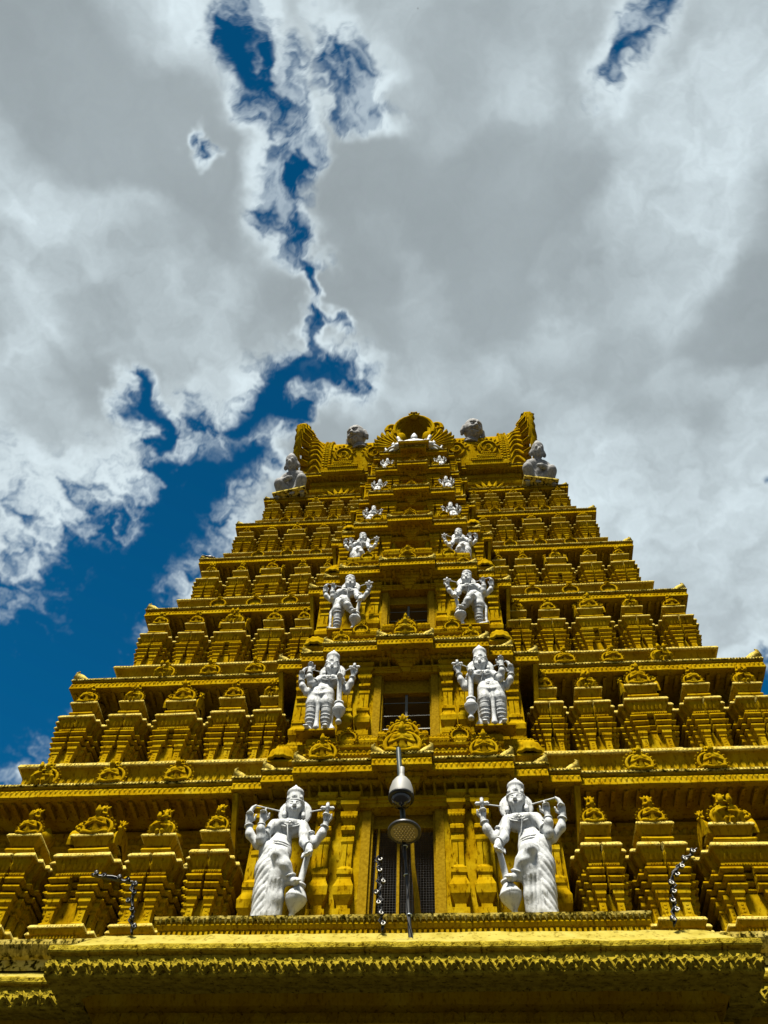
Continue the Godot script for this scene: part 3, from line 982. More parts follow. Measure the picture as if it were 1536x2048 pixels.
# the band below a row of kiosks, standing on the cornice beneath
func build_side_storey(tower: Node3D, i: int) -> void:
	var t: Array = TIERS[i]
	var k := tier_scale(i)
	var prev: float = TIERS[i - 1][0] if i > 0 else 10.55
	var s: float = t[0] - prev
	var zc: float = t[2]
	var W: float = t[1]
	var zf: float = (TIERS[i - 1][2] + 0.3) if i > 0 else 15.62     # front of the frieze
	var y1: float = prev + 0.185 * s
	if i == 0: y1 = 11.24
	var wall_z: float = zc + 1.45 * k
	var inner: float = t[3][3][0] - 0.5
	# wall of the storey, both flanks and round to the back
	var m := MB.new()
	var wp := PackedVector2Array([Vector2(-0.955 * W, -BACK + 1.0), Vector2(-0.955 * W, -wall_z), Vector2(0.955 * W, -wall_z), Vector2(0.955 * W, -BACK + 1.0)])
	if i < 6:
		sweep(m, PackedVector2Array([Vector2(-0.955 * W, -BACK + 1.0), Vector2(-0.955 * W, -wall_z), Vector2(-1.6, -wall_z)]), pv([0, prev - 0.3, 0, t[0] - 0.3 * k]))
		sweep(m, PackedVector2Array([Vector2(1.6, -wall_z), Vector2(0.955 * W, -wall_z), Vector2(0.955 * W, -BACK + 1.0)]), pv([0, prev - 0.3, 0, t[0] - 0.3 * k]))
		part("storey_wall", m.wobble(0.02).mesh(), M.yellow_paint, tower)
		# shaded mouldings under the eave
		m = MB.new()
		for sx: float in [-1.0, 1.0]:
			var pa := PackedVector2Array([Vector2(-0.955 * W, -wall_z), Vector2(-inner, -wall_z)]) if sx < 0 else PackedVector2Array([Vector2(inner, -wall_z), Vector2(0.955 * W, -wall_z)])
			var yb: float = t[0] - 0.34 * k - 0.5 * k
			sweep(m, pa, pv([0, yb - 0.42 * k, 0.08, yb - 0.40 * k, 0.12, yb - 0.32 * k, 0.05, yb - 0.30 * k, 0.05, yb - 0.08 * k, 0.10, yb - 0.05 * k, 0.14, yb, 0.06, yb + 0.03 * k, 0.06, yb + 0.2 * k, 0.16, yb + 0.26 * k, 0.16, yb + 0.36 * k, 0.0, yb + 0.38 * k]))
			string(m, orn.petal, pa, 0.06, yb + 0.03 * k, 0.24 * k, Vector3(0.2 * k, 0.2 * k, 0.2))
			string(m, orn.oval, pa, 0.05, yb - 0.19 * k, 0.30 * k, Vector3(0.22 * k, 0.18 * k, 0.12))
		part("entablature", m.wobble(0.012).mesh(), M.yellow_paint, tower)
	# frieze band
	if i > 0 and i < 6:
		for sx: float in [-1.0, 1.0]:
			var x0: float = TIERS[i - 1][3][2][0] + 0.1
			var x1: float = 0.975 * W
			var pa: PackedVector2Array
			if sx < 0: pa = PackedVector2Array([Vector2(-x1, -BACK + 1.0), Vector2(-x1, -zf), Vector2(-x0, -zf)])
			else: pa = PackedVector2Array([Vector2(x0, -zf), Vector2(x1, -zf), Vector2(x1, -BACK + 1.0)])
			var b := prev + 0.02
			var e := y1
			var hgt := e - b
			m = MB.new()
			sweep(m, pa, pv([0.10, b, 0.10, b + 0.08 * hgt, 0.02, b + 0.13 * hgt, -0.03, b + 0.3 * hgt, -0.02, b + 0.5 * hgt, 0.06, b + 0.74 * hgt, 0.12, b + 0.82 * hgt]), false, [], 0.4)
			var o := hub("frieze", tower, Transform3D())
			part("frieze_moulding", m.wobble(0.016).mesh(), M.yellow_paint, o)
			m = MB.new()
			sweep(m, pa, pv([0.11, b + 0.80 * hgt, 0.16, b + 0.81 * hgt, 0.17, b + 0.84 * hgt, 0.14, b + 0.95 * hgt, 0.08, e, -0.1, e + 0.015, -1.2, e + 0.02]), false, [], 0.4)
			string(m, orn.bead, pa, 0.155, b + 0.88 * hgt, 0.1 * k, Vector3(0.06, 0.07 * hgt, 0.03))
			part("frieze_ledge", m.wobble(0.016).mesh(), M.yellow_bleached_toplit, o)
			m = MB.new()
			string(m, orn.oval, pa, -0.03, b + 0.42 * hgt, 0.2 * k, Vector3(0.19 * k, 0.5 * hgt, 0.13))
			part("oval_carving", m.mesh(), M.yellow_paint, o, Transform3D(), true)
	if i >= 6: return
	# kiosks
	var ky: float = [1.0, 1.05, 0.955, 0.93, 0.76, 0.665][i]
	var kx := W / 11.1
	var rng := RandomNumberGenerator.new()
	rng.seed = 70 + i
	var n := 0
	for sx: float in [-1.0, 1.0]:
		for e in [[0.385, "narrow", 0.84], [0.498, "narrow", 1.0], [0.643, "wide", 1.0], [0.788, "narrow", 1.0], [0.925, "corner", 1.08]]:
			var x: float = e[0] * W * sx
			var sc := Vector3(kx * e[2] * rng.randf_range(0.975, 1.02), ky * rng.randf_range(0.975, 1.015), kx * 1.02)
			kiosk(tower, e[1], T(Vector3(x + rng.randf_range(-0.03, 0.03), y1 + 0.01, -(zc - 0.2 * k + (0.24 * k if i > 0 else 0.0))), sc, rng.randf_range(-0.025, 0.025)), i + 1, n + i)
			n += 1
	# niches on the cornice below, one under each kiosk
	if i > 0:
		for sx: float in [-1.0, 1.0]:
			for e in [0.5, 0.65, 0.803]:
				var x: float = e * W * sx * (1.12 if i == 1 else 1.0)
				var fs: float = 0.62 * k
				var fig: String = "couple" if (n % 3 == 0) else "seated"
				n += 1
				niche(tower, T(Vector3(x, prev + 0.02, -(zf - 0.2)), Vector3(fs, fs * 0.92, 0.55)), fig if i < 3 else "", "yellow_paint", "cornice_niche")

# ---------------------------------------------------------------- middle bay with its doorways
func build_middle(tower: Node3D, i: int) -> void:
	var t: Array = TIERS[i]
	var st: Array = t[3]
	var k := tier_scale(i)
	var c: float = t[0]
	var f: float = FLOOR[i]
	var zw: float = st[1][1] + 0.58 * k          # front of the wall beside the door
	var zr: float = zw + 0.38 * k                # recessed wall behind the statues
	var dw: float = [0.74, 0.70, 0.66, 0.58, 0.5, 0.46, 0.42][i]
	var fr := 0.2 * k if i < 3 else 0.1
	var wx: float = minf(2.02 * [1.0, 0.9, 0.84, 0.76, 0.64, 0.6, 0.55][i], st[1][0] - 0.4)
	var top: float = c - 0.36 * k
	var dtop: float = top - (0.66 if i == 0 else 0.5) * k
	var wtop: float = dtop - ([0.42, 0.55, 0.5][i] * k if i < 3 else 0.0)   # top of the glazed or netted part
	var mp: Material = M.yellow_paint
	var m := MB.new()
	for s: float in [-1.0, 1.0]:
		box(m, Vector3(s * (dw + fr + wx) * 0.5, (f - 0.4 + top) * 0.5, -(zw + 0.6)), Vector3(wx - dw - fr, top - f + 0.4, 1.2))
		var ox: float = st[2][0] + 0.12
		box(m, Vector3(s * (wx + ox) * 0.5, (f - 0.9 + top) * 0.5, -(zr + 0.7)), Vector3(ox - wx, top - f + 0.9, 1.4))
	box(m, Vector3(0, (dtop + fr + top) * 0.5, -(zw + 0.6)), Vector3((dw + fr) * 2.0 + 0.01, top - dtop - fr, 1.16))
	part("middle_wall", m.mesh(), mp, tower)
	# doorway
	var d := hub("doorway", tower, Transform3D())
	var zb := zw + (0.32 if i < 3 else 0.22)
	for s: float in [-1.0, 1.0]:
		m = MB.new()
		var xa: float = s * (dw + fr * 0.5)
		sweep(m, rect(xa - fr * 0.5, xa + fr * 0.5, -(zb + 0.3), -(zw - 0.03)), pv([0, f - 0.1, 0, dtop + fr]), true)
		sweep(m, rect(s * dw - 0.05 * k, s * dw + 0.05 * k, -(zb + 0.2), -(zw + 0.08)), pv([0, f - 0.1, 0, dtop]), true)
		part("jamb", m.wobble(0.01).mesh(), M.yellow_timber if i < 3 else mp, d)
	m = MB.new()
	sweep(m, rect(-dw - fr, dw + fr, -(zb + 0.3), -(zw - 0.025)), pv([0, dtop + 0.005, 0, dtop + fr * 0.9, 0.02, dtop + fr * 0.92, 0.02, dtop + fr]), true)
	part("lintel", m.mesh(), M.yellow_timber if i < 3 else mp, d)
	m = MB.new()
	# the chamber behind the opening
	var depth := 3.2 if i < 3 else 0.6
	var zi := -(zb)
	m.quad(Vector3(-dw, f, zi - depth), Vector3(dw, f, zi - depth), Vector3(dw, dtop, zi - depth), Vector3(-dw, dtop, zi - depth))
	m.quad(Vector3(-dw, f, zi), Vector3(-dw, f, zi - depth), Vector3(-dw, dtop, zi - depth), Vector3(-dw, dtop, zi))
	m.quad(Vector3(dw, f, zi - depth), Vector3(dw, f, zi), Vector3(dw, dtop, zi), Vector3(dw, dtop, zi - depth))
	m.quad(Vector3(-dw, f, zi), Vector3(dw, f, zi), Vector3(dw, f, zi - depth), Vector3(-dw, f, zi - depth))
	m.quad(Vector3(-dw, dtop, zi - depth), Vector3(dw, dtop, zi - depth), Vector3(dw, dtop, zi), Vector3(-dw, dtop, zi))
	part("inner_chamber", m.mesh(), M.chamber_plaster, d)
	if i < 3:
		m = MB.new()
		box(m, Vector3(0, (wtop + dtop) * 0.5, -(zw + 0.26)), Vector3(dw * 2.0, dtop - wtop, 0.1))
		box(m, Vector3(0, wtop + 0.03, -(zw + 0.2)), Vector3(dw * 2.0, 0.07, 0.1))
		part("transom_panel", m.mesh(), M.yellow_timber, d)
	if i == 0:
		# wire netting with timber battens
		m = MB.new()
		var xs := -dw + 0.05
		while xs < dw:
			bar(m, Vector3(xs, f, -(zw + 0.24)), Vector3(xs, wtop, -(zw + 0.24)), 0.0035, 0.0035)
			xs += 0.06
		var ys := f
		while ys < wtop:
			bar(m, Vector3(-dw, ys, -(zw + 0.24)), Vector3(dw, ys, -(zw + 0.24)), 0.0035, 0.0035)
			ys += 0.06
		part("wire_netting", m.mesh(), M.wire, d, Transform3D(), true)
		for e in [[-0.6, -0.56, 0.07], [-0.09, -0.11, 0.06]]:
			m = MB.new()
			bar(m, Vector3(e[0], f - 0.05, -(zw + 0.17)), Vector3(e[1], wtop, -(zw + 0.17)), e[2], 0.05)
			part("batten", m.mesh(), M.yellow_timber, d)
	elif i < 3:
		var ym := lerpf(f, dtop, 0.02)
		m = MB.new()
		box(m, Vector3(0, lerpf(f, wtop, 0.5), -(zw + 0.24)), Vector3(0.07, wtop - f, 0.05))
		part("window_mullion", m.mesh(), M.iron_grille, d)
		for j in 4:
			m = MB.new()
			box(m, Vector3(0, lerpf(f, wtop, 0.2 + 0.22 * j), -(zw + 0.25)), Vector3(dw * 2.0, 0.025, 0.025))
			part("window_bar", m.mesh(), M.iron_grille, d)
	else:
		m = MB.new()
		box(m, Vector3(0, (f + dtop) * 0.5, -(zb + 0.05)), Vector3(dw * 2.0, dtop - f, 0.08))
		part("shutter", m.mesh(), M.yellow_timber, d)
	# flanking pilasters
	var hgt := dtop + fr + 0.1 * k - f - 0.3 * k
	var gap: float = wx - dw - fr
	var pil := MB.new()
	var q := 0.085 * k
	sweep(pil, rect(-q, q, -0.3 * k, 0.0), pv([0.10 * k, 0.0, 0.10 * k, 0.06 * hgt, 0.03 * k, 0.075 * hgt, 0.03 * k, 0.10 * hgt, 0.12 * k, 0.16 * hgt, 0.135 * k, 0.22 * hgt, 0.06 * k, 0.285 * hgt, 0.06 * k, 0.30 * hgt, 0.09 * k, 0.32 * hgt, 0.09 * k, 0.36 * hgt, 0.04 * k, 0.38 * hgt, 0.0, 0.40 * hgt]), true)
	sweep(pil, rect(-q, q, -0.3 * k, 0.0), pv([0.0, 0.66 * hgt, 0.07 * k, 0.68 * hgt, 0.07 * k, 0.71 * hgt, 0.02 * k, 0.73 * hgt, 0.05 * k, 0.76 * hgt, 0.11 * k, 0.79 * hgt, 0.11 * k, 0.83 * hgt, 0.05 * k, 0.845 * hgt, 0.07 * k, 0.87 * hgt, 0.13 * k, 0.89 * hgt, 0.13 * k, 0.925 * hgt, 0.06 * k, 0.94 * hgt, 0.15 * k, 0.97 * hgt, 0.15 * k, 1.0 * hgt]), true)
	string(pil, orn.scallop, PackedVector2Array([Vector2(-q - 0.1 * k, 0), Vector2(q + 0.1 * k, 0)]), 0.11 * k, 0.80 * hgt, 0.07 * k, Vector3(0.065 * k, 0.09 * k, 0.04))
	for s: float in [-1.0, 1.0]:
		sweep(pil, rect(s * q * 0.75 - 0.055 * k, s * q * 0.75 + 0.055 * k, -0.25 * k, -0.02 * k), pv([0.0, 0.39 * hgt, 0.0, 0.58 * hgt, 0.025 * k, 0.60 * hgt, 0.025 * k, 0.63 * hgt, 0.0, 0.66 * hgt]), true)
	pil.wobble(0.01)
	var pm := pil.mesh()
	var plinth := MB.new()
	sweep(plinth, rect(-gap * 0.5, gap * 0.5, -0.35 * k, 0.06 * k), pv([0.0, -0.15, 0.0, 0.10 * k, 0.04 * k, 0.16 * k, 0.06 * k, 0.22 * k, 0.06 * k, 0.28 * k, 0.0, 0.3 * k]), true)
	string(plinth, orn.bead, PackedVector2Array([Vector2(-gap * 0.5, 0.06 * k), Vector2(gap * 0.5, 0.06 * k)]), 0.06 * k, 0.25 * k, 0.07 * k, Vector3(0.05 * k, 0.05 * k, 0.025))
	var plm := plinth.wobble(0.01).mesh()
	for s: float in [-1.0, 1.0]:
		part("pilaster_plinth", plm, mp, d, T(Vector3(s * (dw + fr + gap * 0.5), f, -(zw - 0.10 * k))))
		var cols := [0.27, 0.77] if gap > 0.75 * k else [0.5]
		for e in cols:
			part("door_pilaster", pm, mp, d, T(Vector3(s * (dw + fr + gap * e), f + 0.3 * k, -(zw - 0.13 * k))))
		# outer pilaster behind the statue
		part("outer_pilaster", pm, mp, tower, T(Vector3(s * (st[2][0] - 0.12 * k), f + 0.28 * k, -(zr - 0.13 * k)), Vector3(1.1, 1.0, 1.0)))
		part("outer_plinth", plm, mp, tower, T(Vector3(s * (st[2][0] - 0.12 * k), f, -(zr - 0.13 * k)), Vector3(0.65, 1.0, 1.0)))
	# beam with leaf brackets over the door, and the keystone
	var b := hub("door_beam", tower, Transform3D())
	m = MB.new()
	var bw: float = st[1][0] - 0.28
	var bh := k if i == 0 else 0.72 * k
	var y0 := top - 0.60 * bh
	var pa := PackedVector2Array([Vector2(-bw, -zr - 0.3), Vector2(-bw, -zw + 0.12 * k), Vector2(bw, -zw + 0.12 * k), Vector2(bw, -zr - 0.3)])
	sweep(m, pa, pv([-0.3, y0 - 0.1 * bh, 0.0, y0 - 0.1 * bh, 0.02, y0 - 0.02 * bh, 0.05, y0, 0.05, y0 + 0.06 * bh, 0.09, y0 + 0.08 * bh, 0.09, y0 + 0.14 * bh, -0.08, y0 + 0.16 * bh, -0.08, y0 + 0.44 * bh, 0.14, y0 + 0.46 * bh, 0.2, y0 + 0.52 * bh, 0.2, y0 + 0.61 * bh, -0.2, y0 + 0.62 * bh]), false, [], 0.5)
	part("beam", m.wobble(0.012).mesh(), mp, b)
	var cnt := int(bw * 2.0 / (0.24 * k))
	var bm: Mesh = orn.bracket.mesh()
	for j in cnt:
		var x := lerpf(-bw, bw, (j + 0.5) / cnt)
		if absf(x) < 0.4 * k: continue
		part("leaf_bracket", bm, mp, b, T(Vector3(x, y0 + 0.16 * bh, -zw + 0.06 * k), Vector3(0.17 * k * signf(x), 0.3 * bh, 0.3 * k)) if x > 0 else Transform3D(Basis.from_scale(Vector3(0.17, 0.3, 0.3) * k), Vector3(x, y0 + 0.16 * bh, -zw + 0.06 * k)))
	m = MB.new()
	for e in [[0.15, -0.12, 0.06, 0.12], [0.22, 0.06, 0.2, 0.2], [0.30, 0.2, 0.34, 0.28], [0.42, 0.34, 0.5, 0.36], [0.56, 0.5, 0.62, 0.42]]:
		sweep(m, rect(-e[0] * k, e[0] * k, -zw - 0.1, -zw + 0.1 + e[3] * k), pv([-0.05 * k, y0 + e[1] * bh, 0.0, y0 + (e[2] - 0.05) * bh, 0.0, y0 + (e[2] - 0.006) * bh]), true)
	m.add(orn.lion, T(Vector3(0, y0 + 0.12 * bh, -zw + 0.3 * k), Vector3(0.4 * k, 0.3 * k, 0.3 * k)))
	part("keystone", m.mesh(), mp, b)

# stepped roof over the middle of a cornice, carrying the next doorway
func build_middle_roof(tower: Node3D, i: int) -> void:
	var st: Array = TIERS[i][3]
	var k := tier_scale(i)
	var c: float = TIERS[i][0] + 0.02
	var H: float = FLOOR[i + 1] - c
	var r := []
	var sb: float = [0.26, 0.24, 0.24, 0.2, 0.18, 0.16][i]
	r.append(Vector2(st[0][0] - 0.12, -st[0][1] - sb))
	r.append(Vector2(st[0][0] - 0.12, -st[1][1] - sb))
	r.append(Vector2(st[1][0] - 0.2, -st[1][1] - sb))
	r.append(Vector2(st[1][0] - 0.2, -st[2][1] - sb + 0.08))
	r.append(Vector2(st[2][0] - 0.22, -st[2][1] - sb + 0.08))
	r.append(Vector2(st[2][0] - 0.22, -TIERS[i + 1][2] - 1.0))
	var pa := PackedVector2Array()
	for j in range(r.size() - 1, -1, -1): pa.append(Vector2(-r[j].x, r[j].y))
	for q in r: pa.append(q)
	var o := hub("middle_roof", tower, Transform3D())
	var m := MB.new()
	sweep(m, pa, pv([0.06, c, 0.06, c + 0.08 * H, 0.0, c + 0.11 * H, -0.04, c + 0.2 * H, 0.0, c + 0.25 * H, 0.05, c + 0.29 * H, 0.05, c + 0.35 * H, -0.05, c + 0.37 * H, -0.05, c + 0.52 * H, 0.03, c + 0.56 * H, 0.05, c + 0.62 * H, -0.08, c + 0.635 * H]), false, [], 0.3)
	string(m, orn.petal, pa, -0.05, c + 0.37 * H, 0.16 * k, Vector3(0.15 * k, 0.16 * H, 0.12))
	string(m, orn.bead, pa, 0.05, c + 0.32 * H, 0.09 * k, Vector3(0.06 * k, 0.045 * H, 0.03))
	part("roof_course", m.wobble(0.012).mesh(), M.yellow_paint, o)
	m = MB.new()
	sweep(m, pa, pv([-0.12, c + 0.63 * H, -0.04, c + 0.66 * H, 0.02, c + 0.72 * H, 0.035, c + 0.78 * H, 0.01, c + 0.86 * H, -0.06, c + 0.92 * H, -0.1, c + 0.94 * H, -0.1, c + 0.985 * H, -0.5, c + H, -1.6, c + H + 0.01]), false, [], 0.3)
	for y: float in [0.70, 0.78, 0.86]: string(m, orn.scallop, pa, 0.0, c + (y + 0.03) * H, 0.09 * k, Vector3(0.09 * k, 0.085 * H, 0.07))
	string(m, orn.bead, pa, -0.1, c + 0.965 * H, 0.08 * k, Vector3(0.06 * k, 0.045 * H, 0.04))
	part("barrel_roof", m.wobble(0.012).mesh(), M.yellow_paint, o)
	# niches
	var z0: float = -st[0][1] - 0.14
	var fs: float = [0.86, 0.62, 0.54, 0.46, 0.4, 0.33][i]
	niche(tower, T(Vector3(0.0, c, z0), Vector3(fs, fs * 0.88, 0.62)), "seated" if i < 3 else "")
	niche(tower, T(Vector3(0.0, c + 0.52 * H, -st[0][1] - sb - 0.02), Vector3(fs * 0.85, fs * 0.8, 0.5)), "seated" if i < 2 else "")
	for s: float in [-1.0, 1.0]:
		niche(tower, T(Vector3(s * (st[1][0] - 0.78 * fs), c, -st[1][1] - 0.12), Vector3(0.74, 0.72, 0.7) * fs), "seated" if i < 3 else "")
		niche(tower, T(Vector3(s * lerpf(st[0][0], st[1][0], 0.36), c + 0.66 * H, -st[1][1] - sb + 0.02), Vector3(0.42, 0.42, 0.4) * k), "")
		# strut from the outer corner of the stepped cornice back to the wall
		var sm := MB.new()
		var sxx: float = s * (st[3][0] - 0.12)
		bar(sm, Vector3(sxx, c - 0.42 * k, -st[3][1] - 0.16), Vector3(sxx - s * 0.1, c - 1.9 * k, -st[3][1] - 0.75 * k), 0.12 * k, 0.14 * k)
		part("corner_strut", sm.mesh(), M.yellow_paint, tower)
		if i < 4:
			var dm := hub("corner_dome", tower, T(Vector3(s * (lerpf(st[1][0], st[2][0], 0.55)), c, -st[2][1] - 0.3)))
			var mm := MB.new()
			sweep(mm, rect(-0.26 * k, 0.26 * k, -0.3 * k, 0.22 * k), pv([0.0, 0.0, 0.0, 0.05, -0.05, 0.08, -0.05, 0.16 * k, 0.05, 0.24 * k, 0.05, 0.3 * k, -0.02, 0.32 * k]), true)
			part("dome_block", mm.mesh(), M.yellow_paint, dm)
			mm = MB.new()
			lathe(mm, pv([0.34, 0.31, 0.38, 0.34, 0.38, 0.4, 0.35, 0.43, 0.35, 0.55, 0.3, 0.68, 0.2, 0.78, 0.08, 0.84, 0.08, 0.9, 0.0, 0.97]), 24, Transform3D(Basis.from_scale(Vector3.ONE * k), Vector3.ZERO), 12, 0.1)
			part("ribbed_dome", mm.mesh(), M.yellow_paint, dm)

# ---------------------------------------------------------------- gate storey below
func build_base(tower: Node3D) -> void:
	var prof := [-1.9, 9.98, -0.75, 9.97, -0.3, 9.86, -0.1, 9.83, -0.06, 9.85, -0.05, 9.98, -0.08, 10.12, -0.10, 10.15, -0.10, 10.24]
	var lip := [-0.12, 10.24, 0.0, 10.26, 0.015, 10.29, 0.012, 10.38, -0.02, 10.405, -0.08, 10.41]
	var slope := [-0.075, 10.40, -0.30, 10.60, -0.66, 10.97, -0.9, 11.0, -2.2, 11.02]
	var runs := [
		["porch_eave", PackedVector2Array([Vector2(-6.42, -18), Vector2(-6.42, -14.4), Vector2(6.42, -14.4), Vector2(6.42, -18)])],
		["flank_eave", PackedVector2Array([Vector2(-12.6, -25), Vector2(-12.6, -15.42), Vector2(-5.9, -15.42)])],
		["flank_eave", PackedVector2Array([Vector2(5.9, -15.42), Vector2(12.6, -15.42), Vector2(12.6, -25)])],
	]
	for e in runs:
		var o := hub(e[0], tower, Transform3D())
		var pa: PackedVector2Array = e[1]
		var m := MB.new()
		sweep(m, pa, pv(prof.slice(0, 8)), false, [], 0.4)
		part("soffit", m.wobble(0.02).mesh(), M.eave_weathered, o)
		m = MB.new()
		sweep(m, pa, pv(prof.slice(6)), false, [], 0.25)
		part("leaf_band", m.wobble(0.02).mesh(), M.eave_weathered, o)
		m = MB.new()
		sweep(m, pa, pv(lip), false, [], 0.2)
		string(m, orn.oval, pa, 0.008, 10.335, 0.125, Vector3(0.11, 0.09, 0.035))
		part("lip", m.wobble(0.03, 1.1).mesh(), M.eave_weathered, o)
		m = MB.new()
		sweep(m, pa, pv(slope), false, [], 0.3)
		part("sloping_top", m.wobble(0.025).mesh(), M.eave_paint, o)
		for i in pa.size() - 1:
			var a := pa[i]
			var b := pa[i + 1]
			if b.x - a.x < 1.0: continue
			var cnt := int((b.x - a.x) / 0.29)
			var rng := RandomNumberGenerator.new()
			rng.seed = 40
			for j in cnt:
				var x := lerpf(a.x, b.x, (j + 0.5) / cnt)
				var turn := rng.randf_range(-0.25, 0.25)
				part("leaf", MS.leaf, M.eave_weathered, o, Transform3D(Basis(Vector3.BACK, turn) * Basis.from_scale(Vector3(0.27, 0.27, 0.5)), Vector3(x, 9.985, a.y + 0.005)))
				var sm := Transform3D(Basis(Vector3.BACK, 0.5 + turn) * Basis.from_scale(Vector3(0.1, 0.27, 0.25)), Vector3(x + 0.19, 9.86, a.y - 0.03))
				if j < cnt - 1: part("leaf_stalk", MS.petal, M.eave_weathered, o, sm)
	# dark mouldings and wall under the eaves
	var m := MB.new()
	for e in [[-5.55, 5.55, 15.72], [-12.0, -5.6, 16.6], [5.6, 12.0, 16.6]]:
		var pa := PackedVector2Array([Vector2(e[0], -19), Vector2(e[0], -e[2]), Vector2(e[1], -e[2]), Vector2(e[1], -19)])
		sweep(m, pa, pv([0.0, 8.3, 0.1, 8.32, 0.16, 8.5, 0.16, 8.75, 0.05, 8.8, 0.05, 9.1, 0.2, 9.14, 0.3, 9.3, 0.3, 9.5, 0.12, 9.55, 0.12, 9.78, 0.3, 9.82, 0.45, 10.0]), false, [], 0.5)
		string(m, orn.petal, pa, 0.12, 9.55, 0.4, Vector3(0.34, 0.22, 0.2))
	part("eave_mouldings", m.wobble(0.02).mesh(), M.yellow_paint, tower)
	m = MB.new()
	for s: float in [-1.0, 1.0]:
		box(m, Vector3(s * 4.0, 4.15, -17.4), Vector3(3.2, 8.3, 3.2))
		box(m, Vector3(s * 8.85, 4.15, -20.4), Vector3(6.4, 8.3, 7.6))
	box(m, Vector3(0, 7.4, -17.4), Vector3(4.79, 1.8, 3.18))
	part("gate_wall", m.mesh(), M.gate_granite, tower)
	m = MB.new()
	box(m, Vector3(0, 3.2, -18.6), Vector3(4.79, 6.4, 0.3))
	part("gate_door", m.mesh(), M.door_wood, tower)
	# inner core that closes the tower
	m = MB.new()
	box(m, Vector3(0, 9.8, -21.8), Vector3(22.6, 3.3, 8.2))
	for i in 6:
		var t: Array = TIERS[i]
		var prev: float = TIERS[i - 1][0] if i > 0 else 11.0
		box(m, Vector3(0, (prev + t[0]) * 0.5 - 0.1, -(t[2] + 4.2 + 26.2 - i * 0.5) * 0.5), Vector3(t[1] * 1.9 - 0.1, t[0] - prev + 0.3, 26.2 - i * 0.5 - t[2] - 4.2))
	part("inner_core", m.mesh(), M.yellow_paint, tower)
	# ledge the lowest statues stand on
	var lp := PackedVector2Array([Vector2(-4.78, -17), Vector2(-4.78, -15.14), Vector2(4.78, -15.14), Vector2(4.78, -17)])
	var o := hub("statue_ledge", tower, Transform3D())
	m = MB.new()
	sweep(m, lp, pv([-0.05, 10.9, -0.05, 11.12, 0.0, 11.14, 0.03, 11.2, 0.02, 11.28]), false, [], 0.3)
	string(m, orn.dentil, lp, -0.05, 11.05, 0.105, Vector3(0.1, 0.12, 0.06))
	part("ledge_face", m.wobble(0.014).mesh(), M.yellow_paint, o)
	m = MB.new()
	sweep(m, lp, pv([0.02, 11.28, 0.07, 11.30, 0.08, 11.36, 0.04, 11.38, -1.8, 11.41]), false, [], 0.3)
	string(m, orn.tooth, lp, 0.06, 11.34, 0.11, Vector3(0.11, 0.13, 0.05))
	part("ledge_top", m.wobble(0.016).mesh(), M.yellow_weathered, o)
	# band under the lowest kiosks
	for s: float in [-1.0, 1.0]:
		var pa := PackedVector2Array([Vector2(-11.3, -25), Vector2(-11.3, -15.66), Vector2(-4.6, -15.66)]) if s < 0 else PackedVector2Array([Vector2(4.6, -15.66), Vector2(11.3, -15.66), Vector2(11.3, -25)])
		m = MB.new()
		sweep(m, pa, pv([-0.1, 10.7, -0.1, 10.92, 0.0, 10.95, 0.08, 11.02, 0.14, 11.1, 0.15, 11.2, 0.1, 11.22, -1.3, 11.24]), false, [], 0.3)
		string(m, orn.tooth, pa, 0.13, 11.17, 0.12, Vector3(0.12, 0.12, 0.05))
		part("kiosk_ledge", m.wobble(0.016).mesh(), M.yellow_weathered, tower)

# ---------------------------------------------------------------- crowning barrel roof
func barrel_point(a: float, grow: float) -> Vector3:   # a: 0 at the front foot, 1 at the back foot; returns (0, y, z)
	var P := [Vector2(20.2, 37.2), Vector2(19.95, 37.9), Vector2(19.72, 38.7), Vector2(19.55, 39.5), Vector2(19.46, 40.2), Vector2(19.52, 40.95), Vector2(19.85, 41.75), Vector2(20.6, 42.5), Vector2(21.8, 42.95)]
	var s := a if a <= 0.5 else 1.0 - a
	var u := s * 2.0 * 8.0
	var j := mini(int(u), 7)
	var p: Vector2 = P[j].cubic_interpolate(P[j + 1], P[maxi(j - 1, 0)], P[mini(j + 2, 8)], u - j)
	if a > 0.5: p.x = 43.6 - p.x
	var c := Vector2(21.8, 39.7)
	p = c + (p - c) * grow
	return Vector3(0, p.y, -p.x)

func barrel_skin(xs: Array, grows: Array, seg := 40, a0 := 0.0, a1 := 1.0) -> MB:
	var m := MB.new()
	for i in xs.size():
		for j in seg + 1:
			var p := barrel_point(lerpf(a0, a1, float(j) / seg), grows[i])
			p.x = xs[i]
			m.v.append(p)
	for i in xs.size() - 1:
		for j in seg:
			var a := i * (seg + 1) + j
			var b := a + seg + 1
			m.ix.append_array(PackedInt32Array([a, b + 1, b, a, a + 1, b + 1]))
	smooth(m)
	return m

